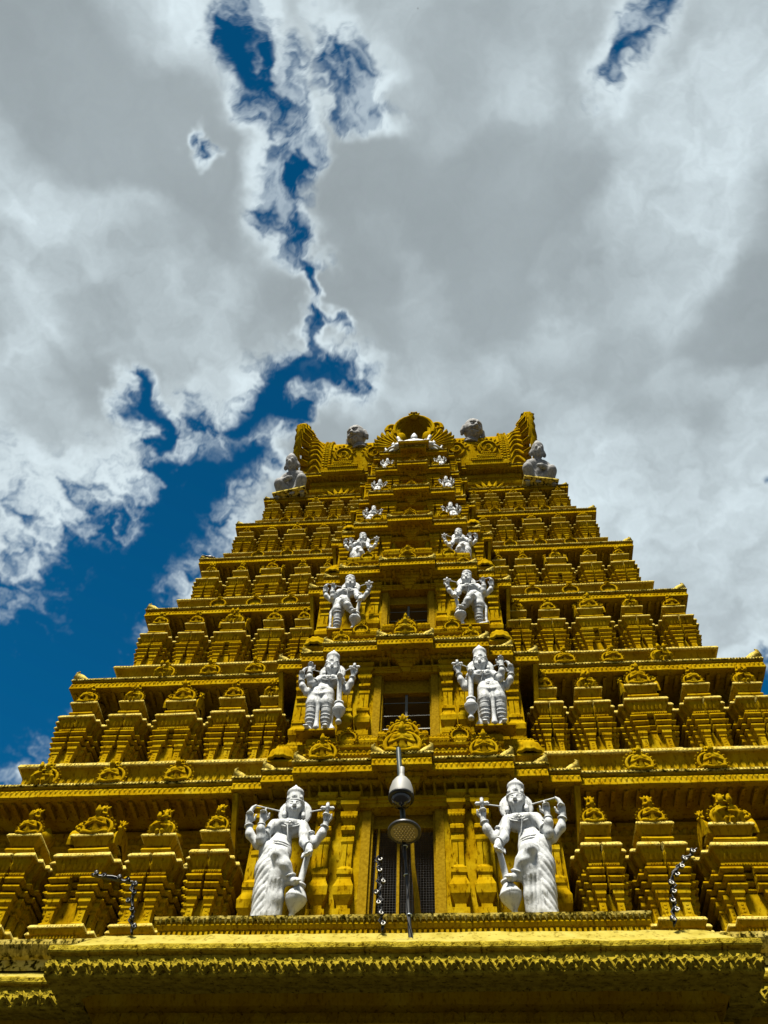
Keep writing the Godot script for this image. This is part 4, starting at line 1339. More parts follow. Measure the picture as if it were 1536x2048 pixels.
func build_crown(tower: Node3D) -> void:
	var mp: Material = M.yellow_paint
	var r := hub("crown_roof", tower, Transform3D())
	# neck under the roof
	var m := MB.new()
	var np := PackedVector2Array([Vector2(-5.0, -24.0), Vector2(-5.0, -19.72), Vector2(5.0, -19.72), Vector2(5.0, -24.0)])
	sweep(m, np, pv([0.12, 34.86, 0.12, 35.1, 0.02, 35.14, 0.0, 36.2, 0.1, 36.25, 0.16, 36.4, 0.05, 36.44, 0.05, 36.8, 0.14, 36.85, 0.14, 37.15]), false, [], 0.5)
	string(m, orn.petal, np, 0.05, 36.46, 0.3, Vector3(0.26, 0.3, 0.2))
	string(m, orn.oval, np, 0.0, 35.65, 0.55, Vector3(0.4, 0.7, 0.2))
	part("neck_wall", m.wobble(0.015).mesh(), mp, tower)
	var xs := []
	var g := []
	for i in 13:
		xs.append(lerpf(-4.75, 4.75, i / 12.0))
		g.append(1.0)
	part("barrel", barrel_skin(xs, g).mesh(), mp, r)
	for s: float in [-1.0, 1.0]:
		# raised band
		var bx := [s * 4.35, s * 4.4, s * 4.72, s * 4.78]
		if s < 0: bx.reverse()
		m = barrel_skin(bx, [1.0, 1.03, 1.03, 1.0])
		for j in 34:
			var p := barrel_point(0.02 + 0.5 * j / 33.0, 1.03)
			for dx: float in [-0.16, 0.16]: box(m, p + Vector3(s * (4.56 + dx), 0, 0.03), Vector3(0.09, 0.12, 0.08))
			m.add(orn.oval, Transform3D(Basis.from_scale(Vector3(0.2, 0.18, 0.1)), p + Vector3(s * 4.56, 0, 0.01)))
		part("ornate_band", m.mesh(), mp, r)
		# flaring horseshoe end
		var fx := []
		var fg := []
		for i in 8:
			var t := i / 7.0
			fx.append(s * (4.76 + 1.02 * t))
			fg.append(1.0 + 0.05 * t + 0.17 * t * t)
		if s < 0:
			fx.reverse()
			fg.reverse()
		var e := hub("horseshoe_end", tower, Transform3D())
		m = barrel_skin(fx, fg)
		var gx := s * 5.78
		for j in 24:
			var p0 := barrel_point(j / 24.0, 1.22)
			var p1 := barrel_point((j + 1) / 24.0, 1.22)
			p0.x = gx
			p1.x = gx
			var cc := Vector3(gx + 0.12 * s, 39.7, -21.8)
			if s > 0: m.tri(p0, cc, p1)
			else: m.tri(p0, p1, cc)
		part("flare", m.mesh(), mp, e)
		for j in 15:
			var a := 0.03 + 0.5 * j / 14.0
			var pts := []
			var rad := []
			for q in 8:
				var t := q / 7.0
				var gr := 1.015 + 0.05 * t + 0.17 * t * t
				var p := barrel_point(clampf(a + 0.028 * sin(t * 5.5) + 0.02 * t, 0, 1), gr)
				p.x = s * (4.85 + 0.9 * t)
				pts.append(p)
				rad.append([0.03, 0.075, 0.095, 0.10, 0.10, 0.095, 0.08, 0.03][q])
			m = MB.new()
			tube(m, pts, rad, 6)
			part("curling_rib", m.mesh(), mp, e)
		for j in 12:
			var a := 0.03 + 0.54 * j / 11.0
			var p := barrel_point(a, 1.19)
			var q := barrel_point(a, 1.45)
			var up := barrel_point(minf(a + 0.045, 1.0), 1.40)
			m = MB.new()
			tube(m, [p + Vector3(s * 5.45, 0, 0), p.lerp(q, 0.35) + Vector3(s * 5.82, 0, 0), p.lerp(q, 0.75) + Vector3(s * 6.0, 0, 0), up + Vector3(s * 5.98, 0, 0.06), up + Vector3(s * 5.86, 0.16, 0.08)], [0.16, 0.34, 0.34, 0.2, 0.04], 7, 0.5)
			for w: float in [-0.16, 0.0, 0.16]:
				tube(m, [p + Vector3(s * 5.6 + w * s, 0, 0.12), p.lerp(q, 0.5) + Vector3(s * 5.95 + w * s, 0, 0.16), up + Vector3(s * 5.98 + w * 0.6 * s, 0, 0.1)], [0.05, 0.06, 0.03], 5)
			part("flame_leaf", m.mesh(), M.yellow_paint, e)
		# medallions on the barrel
		for x: float in [2.1, 3.72]:
			m = MB.new()
			lathe(m, pv([0.0, 0.16, 0.1, 0.17, 0.2, 0.1, 0.26, 0.14, 0.34, 0.15, 0.4, 0.08, 0.5, 0.09, 0.56, 0.14, 0.64, 0.13, 0.7, 0.05, 0.72, -0.05]), 22, Transform3D(Basis(Vector3.RIGHT, PI * 0.5), Vector3.ZERO))
			for i in m.n.size(): m.n[i] = -m.n[i]
			for i in range(0, m.ix.size(), 3):
				var tmp := m.ix[i + 1]
				m.ix[i + 1] = m.ix[i + 2]
				m.ix[i + 2] = tmp
			var pts := []
			var rad := []
			for q in 20:
				var t := q / 19.0
				pts.append(Vector3(cos(t * 8.5) * (0.62 - 0.5 * t), sin(t * 8.5) * (0.62 - 0.5 * t), 0.14 + 0.05 * t))
				rad.append(0.075 - 0.03 * t)
			tube(m, pts, rad, 5)
			for q in 9:
				var t := 0.2 + (PI - 0.4) * q / 8.0
				m.add(orn.petal, Transform3D(Basis(Vector3.BACK, t - PI * 0.5) * Basis.from_scale(Vector3(0.22, 0.3, 0.3)), Vector3(cos(t) * 0.66, sin(t) * 0.66, 0.02)))
			part("medallion", m.mesh(), mp, r, Transform3D(Basis(Vector3.RIGHT, 0.22) * Basis.from_scale(Vector3(0.76, 0.85, 0.8)), Vector3(s * x, 39.75, -19.52)))
		# stepped gable over the neck eave
		var gb := hub("gable", tower, T(Vector3(s * 3.55, 37.2, 0)))
		var steps := [[1.05, 0.0, 0.32, 19.06], [0.74, 0.30, 0.52, 18.96], [0.45, 0.50, 0.72, 18.9], [0.2, 0.70, 0.9, 18.86]]
		for q in steps:
			m = MB.new()
			sweep(m, rect(-q[0], q[0], -20.4, -q[3]), pv([-0.12, q[1], -0.02, q[1] + 0.06, 0.0, q[1] + 0.14, 0.03, q[2] - 0.05, 0.03, q[2]]), true)
			string(m, orn.scallop, PackedVector2Array([Vector2(-q[0], -q[3]), Vector2(q[0], -q[3])]), 0.0, q[1] + 0.14, 0.09, Vector3(0.08, 0.12, 0.04))
			part("gable_step", m.wobble(0.01).mesh(), mp, gb)
		niche(tower, T(Vector3(s * 3.55, 37.95, -18.95), Vector3(0.46, 0.5, 0.5)), "", "yellow_paint", "gable_niche")
		# shell-shaped carving under the gable
		m = MB.new()
		for q in 11:
			var t := 0.15 + (PI - 0.3) * q / 10.0
			m.add(orn.petal, Transform3D(Basis(Vector3.BACK, t - PI * 0.5) * Basis.from_scale(Vector3(0.24, 0.95 + 0.25 * sin(t), 0.3)), Vector3(cos(t) * 0.1, sin(t) * 0.05, 0.0)))
		m.add(orn.lion, T(Vector3(0, 0.05, 0.1), Vector3(0.7, 0.7, 0.5)))
		part("shell_carving", m.mesh(), mp, tower, T(Vector3(s * 3.55, 35.15, -19.6)))
	# the great hooded arch in the middle
	var h := hub("hooded_arch", tower, T(Vector3(0, 1.9, 0), Vector3(0.82, 0.95, 1.0)))
	m = MB.new()
	sweep(m, rect(-1.05, 1.05, -20.2, -19.2), pv([0.0, 37.4, 0.0, 40.6]), true)
	part("arch_back", m.mesh(), mp, h)
	m = MB.new()
	var rings := []
	for d in 7:
		var t := d / 6.0
		var row := []
		for q in 15:
			var a := lerpf(-0.35, PI + 0.35, q / 14.0)
			var rr := 1.08 - 0.1 * t - 0.35 * t * t * t
			row.append(Vector3(cos(a) * rr, sin(a) * rr * 1.32 + 40.55, -18.55 - 0.95 * t))
		rings.append(row)
	for d in 6:
		for q in 14:
			m.quad(rings[d][q], rings[d][q + 1], rings[d + 1][q + 1], rings[d + 1][q])
			var o0: Vector3 = rings[d][q]
			m.quad(_grow(rings[d + 1][q]), _grow(rings[d + 1][q + 1]), _grow(rings[d][q + 1]), _grow(o0))
	for q in 14: m.quad(rings[0][q], _grow(rings[0][q]), _grow(rings[0][q + 1]), rings[0][q + 1])
	var rim := []
	var rr2 := []
	for q in 15:
		rim.append(_grow(rings[0][q]) + Vector3(0, 0, 0.02))
		rr2.append(0.12)
	tube(m, rim, rr2, 6)
	part("hood", m.mesh(), mp, h)
	m = MB.new()
	m.add(orn.lion, T(Vector3(0, 41.72, -18.5), Vector3(1.0, 0.85, 0.7)))
	part("lion_mask", m.mesh(), mp, h)
	m = MB.new()
	lathe(m, pv([0.0, 0.0, 0.3, 0.0, 0.34, 0.1, 0.2, 0.2, 0.3, 0.4, 0.28, 0.6, 0.1, 0.8, 0.0, 1.1]), 16, T(Vector3(0, 42.3, -19.2), Vector3(0.8, 0.7, 0.8)))
	part("finial", m.mesh(), mp, h)
	for s: float in [-1.0, 1.0]:
		# scroll
		m = MB.new()
		var pts := []
		var rad := []
		for q in 22:
			var t := q / 21.0
			var a := -0.6 + t * 7.5
			pts.append(Vector3(s * (1.38 + cos(a) * (0.40 - 0.3 * t)), 41.1 + sin(a) * (0.5 - 0.36 * t), -18.75))
			rad.append(0.17 - 0.08 * t)
		tube(m, pts, rad, 6)
		part("scroll", m.mesh(), mp, h)
		m = MB.new()
		lathe(m, pv([0.0, 0.0, 0.3, 0.0, 0.24, 0.2, 0.2, 0.5, 0.2, 1.2, 0.3, 1.5, 0.42, 1.8, 0.36, 2.1, 0.2, 2.3, 0.0, 2.35]), 14, T(Vector3(s * 0.85, 38.2, -18.9), Vector3(0.9, 1.0, 0.9)), 10, 0.08)
		part("arch_pillar", m.mesh(), mp, h)
		# feathered wing
		for q in 8:
			var t := q / 7.0
			var a := lerpf(0.30, 1.42, t)
			var len := lerpf(1.5, 2.35, sin(t * 2.2) * 0.9)
			var root := Vector3(s * lerpf(1.05, 0.75, t), 38.5 + 0.5 * t, -18.75)
			var dir := Vector3(s * cos(a), sin(a), 0)
			var side := Vector3(-s * sin(a), cos(a), 0)
			m = MB.new()
			tube(m, [root, root + dir * len * 0.35 - side * 0.1, root + dir * len * 0.7 - side * 0.06, root + dir * len * 0.92 + side * 0.1, root + dir * len * 1.05 + side * 0.26], [0.1, 0.2, 0.22, 0.14, 0.03], 7, 0.7)
			part("wing_feather", m.mesh(), mp, h)
			m = MB.new()
			tube(m, [root + Vector3(0, 0, 0.12), root + dir * len * 0.5 - side * 0.12 + Vector3(0, 0, 0.2), root + dir * len * 0.85 + Vector3(0, 0, 0.12)], [0.05, 0.06, 0.03], 5)
			part("feather_rib", m.mesh(), mp, h)

func _grow(p: Vector3) -> Vector3:
	var d := Vector3(p.x, (p.y - 40.55) / 1.32, 0).normalized()
	return p + Vector3(d.x, d.y, 0) * 0.16

# ---------------------------------------------------------------- white statues
# local: feet at 0, x to the viewer's right, z towards the viewer; about 3.4 high
func V(x: float, y: float, z: float) -> Vector3:
	return Vector3(x, y, z)

var head_mesh: MB

func make_head() -> void:   # chin at 0, crown of the skull near 0.5
	var s := []
	s.append(cap(V(0, 0.3, -0.03), V(0, 0.34, -0.04), 0.185, 0.19, 0.05))
	s.append(cap(V(0, 0.12, 0.03), V(0, 0.22, 0.03), 0.12, 0.155, 0.06))
	s.append(cap(V(0, 0.045, 0.075), V(0, 0.05, 0.08), 0.055, 0.05, 0.04))
	s.append(cap(V(0, -0.16, -0.03), V(0, 0.12, -0.02), 0.105, 0.10, 0.05))
	for x: float in [-1.0, 1.0]:
		s.append(cap(V(0.075 * x, 0.15, 0.12), V(0.085 * x, 0.17, 0.11), 0.05, 0.05, 0.04))
		s.append(cap(V(0.072 * x, 0.245, 0.175), V(0.072 * x, 0.247, 0.178), 0.042, 0.042, 0.02, 1.0, true))
		s.append(cap(V(0.06 * x, 0.24, 0.148), V(0.09 * x, 0.24, 0.138), 0.024, 0.022, 0.006))
		s.append(cap(V(0.03 * x, 0.285, 0.17), V(0.125 * x, 0.295, 0.125), 0.016, 0.012, 0.015))
		s.append(cap(V(0.19 * x, 0.27, -0.03), V(0.195 * x, 0.13, -0.02), 0.04, 0.035, 0.02))
		s.append(cap(V(0.2 * x, 0.1, -0.01), V(0.2 * x, 0.05, 0.0), 0.05, 0.05, 0.01))
	s.append(cap(V(0, 0.27, 0.165), V(0, 0.17, 0.215), 0.022, 0.034, 0.02))
	s.append(cap(V(-0.028, 0.165, 0.19), V(0.028, 0.165, 0.19), 0.02, 0.02, 0.012))
	s.append(cap(V(-0.045, 0.108, 0.158), V(0.045, 0.108, 0.158), 0.018, 0.018, 0.01))
	s.append(cap(V(-0.035, 0.085, 0.153), V(0.035, 0.085, 0.153), 0.019, 0.019, 0.01))
	head_mesh = blend_body(s, 0.0135)

func hand(s: Array, at: Vector3, dir: Vector3, palm: Vector3, open := 0.5, size := 1.0) -> void:   # dir: along the fingers, palm: facing
	dir = dir.normalized()
	var side := dir.cross(palm).normalized()
	var tip := at + dir * 0.15 * size
	s.append(cap(at, at + dir * 0.1 * size, 0.065 * size, 0.075 * size, 0.03))
	s.append(cap(tip - side * 0.05 * size, tip + side * 0.05 * size, 0.042 * size, 0.042 * size, 0.03))
	for i in 4:
		var o := tip + side * (i - 1.5) * 0.042 * size
		var l: float = [0.075, 0.095, 0.09, 0.07][i] * size
		var mid := o + (dir * (0.4 + 0.6 * open) + palm * (0.9 - 0.8 * open)) * l
		var end := mid + (dir * (open * 1.6 - 0.6) + palm * (1.0 - open)).normalized() * l * 0.9
		limb(s, [o, mid, end], [0.026 * size, 0.024 * size, 0.02 * size], 0.008)
	var th := at + dir * 0.05 * size + side * 0.07 * size
	limb(s, [th, th + (dir * 0.5 + side * 0.7 + palm * 0.3) * 0.08 * size, th + (dir * 1.1 + side * 0.6 + palm * 0.6) * 0.11 * size], [0.03 * size, 0.028 * size, 0.022 * size], 0.015)

func ring(mb: MB, c: Vector3, axis: Vector3, r: float, thick: float, seg := 14, squash := 1.0) -> void:
	var z := axis.normalized()
	var x := z.cross(V(0.2, 0.1, 0.97)).normalized()
	var y := z.cross(x)
	var pts := []
	var rad := []
	for i in seg + 1:
		var a := TAU * i / seg
		pts.append(c + (x * cos(a) + y * sin(a) * squash) * r)
		rad.append(thick)
	tube(mb, pts, rad, 5)

# pose: dictionary of joints
func statue_meshes(pose: String, mirror: bool, fine: bool) -> Dictionary:
	var s := []
	var jew := MB.new()
	var bands := MB.new()
	var P := {}
	var raised := pose != "standing"
	if raised:      # weight on one leg, the other knee raised, foot on the club
		P = {hip = V(-0.12, 1.68, 0.0), waist = V(-0.04, 1.92, 0.0), chest = V(0.06, 2.26, 0.0), neck = V(0.13, 2.46, 0.0), head = V(0.16, 2.52, 0.05),
			sl = V(-0.27, 2.32, 0.0), sr = V(0.42, 2.3, 0.0), club_top = V(0.64, 1.46, 0.3), club_ball = V(0.47, 0.5, 0.18), club_end = V(0.41, 0.0, 0.12)}
	else:
		P = {hip = V(0.0, 1.42, 0.0), waist = V(0.07, 1.62, 0.0), chest = V(0.17, 1.88, 0.0), neck = V(0.2, 2.08, 0.0), head = V(0.22, 2.13, 0.04),
			sl = V(-0.13, 1.96, 0.0), sr = V(0.5, 1.94, 0.0), club_top = V(0.52, 1.80, 0.34), club_ball = V(0.58, 0.55, 0.28), club_end = V(0.6, 0.12, 0.24)}
	# trunk
	s.append(cap(P.hip + V(-0.1, 0, 0), P.hip + V(0.1, 0, 0), 0.25, 0.25, 0.1, 0.85))
	s.append(cap(P.waist + V(-0.07, 0, 0.01), P.waist + V(0.07, 0, 0.01), 0.168, 0.168, 0.10, 0.85))
	s.append(cap(P.chest + V(-0.15, 0.0, 0), P.chest + V(0.15, 0.0, 0), 0.205, 0.205, 0.11, 0.85))
	for x: float in [-1.0, 1.0]: s.append(cap(P.chest + V(0.13 * x, 0.02, 0.12), P.chest + V(0.12 * x, 0.03, 0.14), 0.11, 0.1, 0.06))
	s.append(cap(P.sl + V(0.05, 0.02, 0), P.sr + V(-0.05, 0.02, 0), 0.115, 0.115, 0.08))
	s.append(cap(P.neck, P.head + V(0, 0.05, -0.04), 0.11, 0.1, 0.06))
	var fold := ""
	if raised:
		# standing leg wrapped in a pleated cloth down to the ankle, or bare and banded
		if pose == "crossed":
			limb(s, [V(-0.2, 1.65, 0.0), V(-0.22, 1.2, 0.03), V(-0.2, 0.65, 0.02), V(-0.2, 0.14, 0.0)], [0.245, 0.25, 0.22, 0.21], 0.1)
			limb(s, [V(0.0, 1.5, 0.05), V(-0.03, 1.0, 0.08), V(-0.02, 0.5, 0.06), V(0.0, 0.14, 0.04)], [0.2, 0.2, 0.18, 0.17], 0.1)
			s.append(cap(V(-0.08, 0.9, 0.2), V(-0.08, 0.2, 0.12), 0.07, 0.10, 0.06))
		else:
			limb(s, [V(-0.2, 1.6, 0.0), V(-0.22, 1.15, 0.06), V(-0.2, 0.8, 0.05)], [0.25, 0.21, 0.15], 0.08)
			limb(s, [V(-0.2, 0.8, 0.05), V(-0.2, 0.5, 0.0), V(-0.2, 0.14, 0.0)], [0.15, 0.155, 0.095], 0.06)
			limb(s, [V(-0.36, 1.5, 0.0), V(-0.5, 1.1, 0.0), V(-0.46, 0.4, 0.0), V(-0.5, 0.02, 0.0)], [0.08, 0.06, 0.05, 0.06], 0.03)
			for y: float in [0.3, 0.45, 0.6, 0.95, 1.1, 1.25]: ring(bands, V(-0.205, y, 0.02 + 0.03 * smoothstep(0.5, 0.8, y)), V(0.03, 1, 0.1), 0.12 + 0.04 * smoothstep(0.2, 0.5, y) + 0.06 * smoothstep(0.7, 1.1, y), 0.022)
			for t: float in [0.2, 0.4, 0.6, 0.8]: ring(bands, V(0.05, 1.36, 0.36).lerp(V(0.34, 0.86, 0.25), t), V(0.3, -0.67, -0.13), 0.17 - 0.05 * t, 0.022)
		limb(s, [V(-0.28, 0.07, 0.08), V(-0.5, 0.05, 0.16)], [0.08, 0.05], 0.05)
		for i in 5: s.append(cap(V(-0.5, 0.045, 0.10 + 0.03 * i), V(-0.56 + 0.01 * i, 0.035, 0.11 + 0.03 * i), 0.022, 0.02, 0.01))
		# raised leg
		limb(s, [V(-0.05, 1.5, 0.05), V(0.05, 1.36, 0.36)], [0.22, 0.16], 0.08)
		limb(s, [V(0.05, 1.36, 0.36), V(0.18, 1.1, 0.35), V(0.34, 0.86, 0.25)], [0.15, 0.145, 0.095], 0.06)
		limb(s, [V(0.34, 0.83, 0.27), V(0.46, 0.76, 0.36), V(0.5, 0.755, 0.42)], [0.085, 0.075, 0.05], 0.04)
		for i in 5: s.append(cap(V(0.43 + 0.032 * i, 0.745, 0.42 + 0.008 * i), V(0.44 + 0.034 * i, 0.725, 0.47), 0.024, 0.02, 0.008))
		# cloth hanging from the raised leg
		if pose == "crossed":
			limb(s, [V(0.1, 1.2, 0.28), V(0.1, 0.9, 0.24), V(0.12, 0.5, 0.16), V(0.14, 0.2, 0.1)], [0.13, 0.14, 0.11, 0.08], 0.1)
			fold = "pleats"
		# arms
		limb(s, [P.sl, V(-0.42, 2.02, 0.02), V(-0.53, 1.8, 0.06)], [0.113, 0.104, 0.1])
		limb(s, [V(-0.53, 1.8, 0.06), V(-0.74, 2.02, 0.1), V(-0.82, 2.28, 0.12)], [0.090, 0.095, 0.065])
		hand(s, V(-0.83, 2.31, 0.12), V(0.02, 1, 0.1), V(0.3, 0, 0.9), 0.25)
		limb(s, [P.sl + V(0.02, -0.02, 0.08), V(-0.38, 1.98, 0.16), V(-0.46, 1.80, 0.24)], [0.108, 0.099, 0.095])
		limb(s, [V(-0.46, 1.80, 0.24), V(-0.48, 2.0, 0.3), V(-0.48, 2.18, 0.3)], [0.086, 0.090, 0.06])
		hand(s, V(-0.48, 2.21, 0.3), V(0.05, 1, 0), V(0, 0, 1), 0.25)
		limb(s, [V(-0.46, 2.34, 0.32), V(-0.45, 2.54, 0.31)], [0.032, 0.024], 0.01)
		limb(s, [P.sr, V(0.58, 2.05, -0.02), V(0.7, 1.88, 0.02)], [0.113, 0.104, 0.1])
		limb(s, [V(0.7, 1.88, 0.02), V(0.85, 2.08, 0.08), V(0.92, 2.3, 0.1)], [0.090, 0.095, 0.065])
		hand(s, V(0.92, 2.33, 0.1), V(0.05, 1, 0.05), V(-0.3, 0, 0.9), 0.25)
		limb(s, [P.sr + V(-0.02, -0.02, 0.08), V(0.47, 1.98, 0.16), V(0.5, 1.76, 0.22)], [0.113, 0.104, 0.1])
		limb(s, [V(0.5, 1.76, 0.22), V(0.58, 1.64, 0.28), V(0.64, 1.58, 0.31)], [0.090, 0.090, 0.075])
		hand(s, V(0.64, 1.58, 0.31), V(0.1, -0.9, 0.3), V(-0.4, -0.2, 0.6), 0.45, 1.15)
		# jewellery
		for e in [[V(-0.40, 2.06, 0.02), V(-0.4, -0.8, 0.1), 0.125], [V(0.56, 2.09, 0), V(0.5, -0.8, 0), 0.125], [V(-0.39, 1.96, 0.17), V(-0.3, -0.8, 0.3), 0.12], [V(-0.48, 2.12, 0.3), V(0, 1, 0.1), 0.075], [V(-0.8, 2.22, 0.12), V(-0.3, 1, 0.1), 0.085], [V(0.9, 2.24, 0.1), V(0.3, 1, 0), 0.085], [V(0.31, 0.92, 0.29), V(0.4, -1, -0.35), 0.115], [V(0.6, 1.62, 0.29), V(0.8, -0.6, 0.3), 0.1]]:
			ring(bands, e[0], e[1], e[2], 0.022)
	else:
		var legs := [[-0.19, -0.21], [0.17, 0.2]]
		for l in legs:
			limb(s, [V(l[0] * 0.8, 1.36, 0.02), V(l[0], 0.98, 0.06), V(l[1], 0.72, 0.05)], [0.225, 0.195, 0.15], 0.06)
			limb(s, [V(l[1], 0.72, 0.05), V(l[1], 0.48, 0.0), V(l[1], 0.12, 0.0)], [0.145, 0.15, 0.09], 0.05)
			limb(s, [V(l[1], 0.07, 0.02), V(l[1] * 1.25, 0.05, 0.24)], [0.085, 0.06], 0.04)
			for i in 5: s.append(cap(V(l[1] * 1.25 - 0.06 + 0.03 * i, 0.045, 0.26), V(l[1] * 1.27 - 0.06 + 0.03 * i, 0.035, 0.31), 0.022, 0.02, 0.008))
			for y: float in [0.3, 0.42, 0.54, 0.66, 0.8, 0.93, 1.06]: ring(bands, V(lerpf(l[1], l[0], clampf((y - 0.6) * 2.0, 0, 1)), y, 0.02 + 0.03 * smoothstep(0.5, 0.8, y)), V(0.05, 1, 0.1), 0.10 + 0.05 * smoothstep(0.2, 0.5, y) + 0.05 * smoothstep(0.7, 1.0, y), 0.02)
		# sashes
		limb(s, [V(-0.02, 1.42, 0.2), V(-0.02, 0.9, 0.22), V(-0.01, 0.3, 0.16), V(-0.01, 0.06, 0.16)], [0.07, 0.06, 0.055, 0.085], 0.03)
		limb(s, [V(0.27, 1.4, 0.0), V(0.36, 0.9, -0.02), V(0.34, 0.3, -0.02), V(0.40, 0.12, 0.0)], [0.07, 0.06, 0.05, 0.09], 0.03)
		limb(s, [V(-0.27, 1.4, 0.0), V(-0.34, 0.95, -0.02), V(-0.33, 0.5, -0.02)], [0.07, 0.06, 0.05], 0.03)
		limb(s, [V(-0.25, 1.3, 0.18), V(0.0, 1.18, 0.25), V(0.25, 1.3, 0.18)], [0.05, 0.06, 0.05], 0.03)
		limb(s, [P.sl, V(-0.3, 1.68, -0.02), V(-0.42, 1.46, 0.02)], [0.108, 0.099, 0.095])
		limb(s, [V(-0.42, 1.46, 0.02), V(-0.56, 1.66, 0.08), V(-0.63, 1.9, 0.1)], [0.086, 0.090, 0.062])
		hand(s, V(-0.63, 1.93, 0.1), V(0.0, 1, 0.1), V(0.3, 0, 0.9), 0.3)
		limb(s, [P.sl + V(0.03, -0.02, 0.07), V(-0.24, 1.68, 0.18), V(-0.3, 1.56, 0.26)], [0.104, 0.095, 0.09])
		limb(s, [V(-0.3, 1.56, 0.26), V(-0.34, 1.76, 0.34), V(-0.35, 1.96, 0.36)], [0.081, 0.086, 0.06])
		hand(s, V(-0.35, 1.98, 0.36), V(0.05, 1, 0), V(0, 0, 1), 0.55)
		limb(s, [P.sr, V(0.6, 1.7, -0.02), V(0.7, 1.5, 0.0)], [0.108, 0.099, 0.095])
		limb(s, [V(0.7, 1.5, 0.0), V(0.8, 1.74, 0.06), V(0.86, 2.0, 0.08)], [0.086, 0.090, 0.062])
		hand(s, V(0.86, 2.03, 0.08), V(0.05, 1, 0.05), V(-0.3, 0, 0.9), 0.3)
		limb(s, [P.sr + V(-0.03, -0.02, 0.08), V(0.55, 1.74, 0.2), V(0.53, 1.70, 0.3)], [0.108, 0.099, 0.08])
		hand(s, V(0.52, 1.82, 0.33), V(0.05, -0.6, 0.5), V(-0.2, -0.6, 0.5), 0.4, 1.1)
		for e in [[V(-0.27, 1.72, 0), V(-0.4, -0.8, 0.1), 0.12], [V(0.58, 1.74, 0), V(0.4, -0.8, 0), 0.12], [V(-0.22, 1.73, 0.17), V(-0.3, -0.7, 0.3), 0.115], [V(-0.61, 1.84, 0.1), V(-0.2, 1, 0), 0.08], [V(0.85, 1.94, 0.08), V(0.2, 1, 0), 0.08], [V(-0.35, 1.9, 0.36), V(0, 1, 0.1), 0.075]]:
			ring(bands, e[0], e[1], e[2], 0.022)
	var body := blend_body(s, 0.0255 if fine else 0.030, fold)
	var tilt := 0.06 if raised else 0.0
	body.add(head_mesh, Transform3D(Basis(V(0, 0, 1), tilt) * Basis(V(0, 1, 0), 0.12) * Basis.from_scale(V(1.08, 1.08, 1.08)), P.head - V(0, 0.02, 0)))
	# crown: stacked rings
	var hd: Vector3 = P.head
	var crown := MB.new()
	var ct := Transform3D(Basis(V(0, 0, 1), tilt * 1.5), hd + V(-0.01, 0.34, -0.03))
	var tall := 1.0 if raised else 1.3
	lathe(crown, pv([0.15, -0.04, 0.215, -0.03, 0.225, 0.02 * tall, 0.2, 0.05 * tall, 0.205, 0.09 * tall, 0.185, 0.12 * tall, 0.19, 0.2 * tall, 0.175, 0.22 * tall, 0.185, 0.27 * tall, 0.2, 0.30 * tall, 0.19, 0.35 * tall, 0.15, 0.39 * tall, 0.12, 0.43 * tall, 0.06, 0.47 * tall, 0.045, 0.50 * tall, 0.03, 0.54 * tall, 0.0, 0.56 * tall]), 18, ct)
	crown.add(orn.petal, ct * T(V(0, 0.0, 0.2), V(0.16, 0.18, 0.12)))
	for x: float in [-1.0, 1.0]: crown.add(orn.petal, ct * T(V(0.14 * x, 0.0, 0.14), V(0.13, 0.15, 0.12), 0.8 * x))
	# round locks fanning behind the head
	var halo := MB.new()
	var ht := Transform3D(Basis(V(1, 0, 0), PI * 0.5) * Basis.from_scale(V(1.0, 0.6, 0.98)), hd + V(0, 0.2, -0.14))
	lathe(halo, pv([0.0, -0.1, 0.3, -0.1, 0.37, -0.07, 0.39, 0.0, 0.36, 0.06, 0.25, 0.1, 0.0, 0.1]), 22, ht, 22, 0.06)
	# necklaces, belt
	for e in [[0.17, 0.02, -0.02], [0.23, 0.022, -0.12], [0.30, 0.02, -0.24]]:
		var pts := []
		var rad := []
		for i in 11:
			var t := i / 10.0
			var a := PI * (1.0 + t)
			var ny: Vector3 = P.neck
			pts.append(ny + V(cos(a) * e[0] * 1.05, -0.05 + sin(a) * e[0] * 0.85, 0.07 + 0.10 * absf(sin(a)) + e[0] * 0.12))
			rad.append(e[1])
		tube(jew, pts, rad, 5)
	jew.add(orn.oval, T(P.neck + V(0, -0.22, 0.26), V(0.14, 0.12, 0.12)))
	ring(jew, P.waist + V(-0.02, -0.13, 0.0), V(0.1, 1, 0.05), 0.245, 0.035, 18, 0.9)
	ring(jew, P.waist + V(-0.02, -0.19, 0.0), V(0.1, 1, 0.05), 0.262, 0.026, 18, 0.9)
	jew.add(orn.lion, T(P.waist + V(-0.02, -0.23, 0.2), V(0.16, 0.16, 0.12)))
	var bl: Vector3 = P.waist
	tube(jew, [P.sl + V(0.12, 0.06, 0.12), P.chest + V(0.02, -0.08, 0.235), bl + V(0.16, 0.0, 0.16), bl + V(0.22, -0.12, 0.08)], [0.014, 0.016, 0.016, 0.012], 5)
	# club
	var club := MB.new()
	var up: Vector3 = (P.club_top - P.club_end)
	var L := up.length()
	up = up.normalized()
	var cx := up.cross(V(0, 0, 1)).normalized()
	var cb := Basis(cx, up, cx.cross(up))
	var bl2: float = P.club_end.distance_to(P.club_ball)
	var br := 0.215 if raised else 0.17
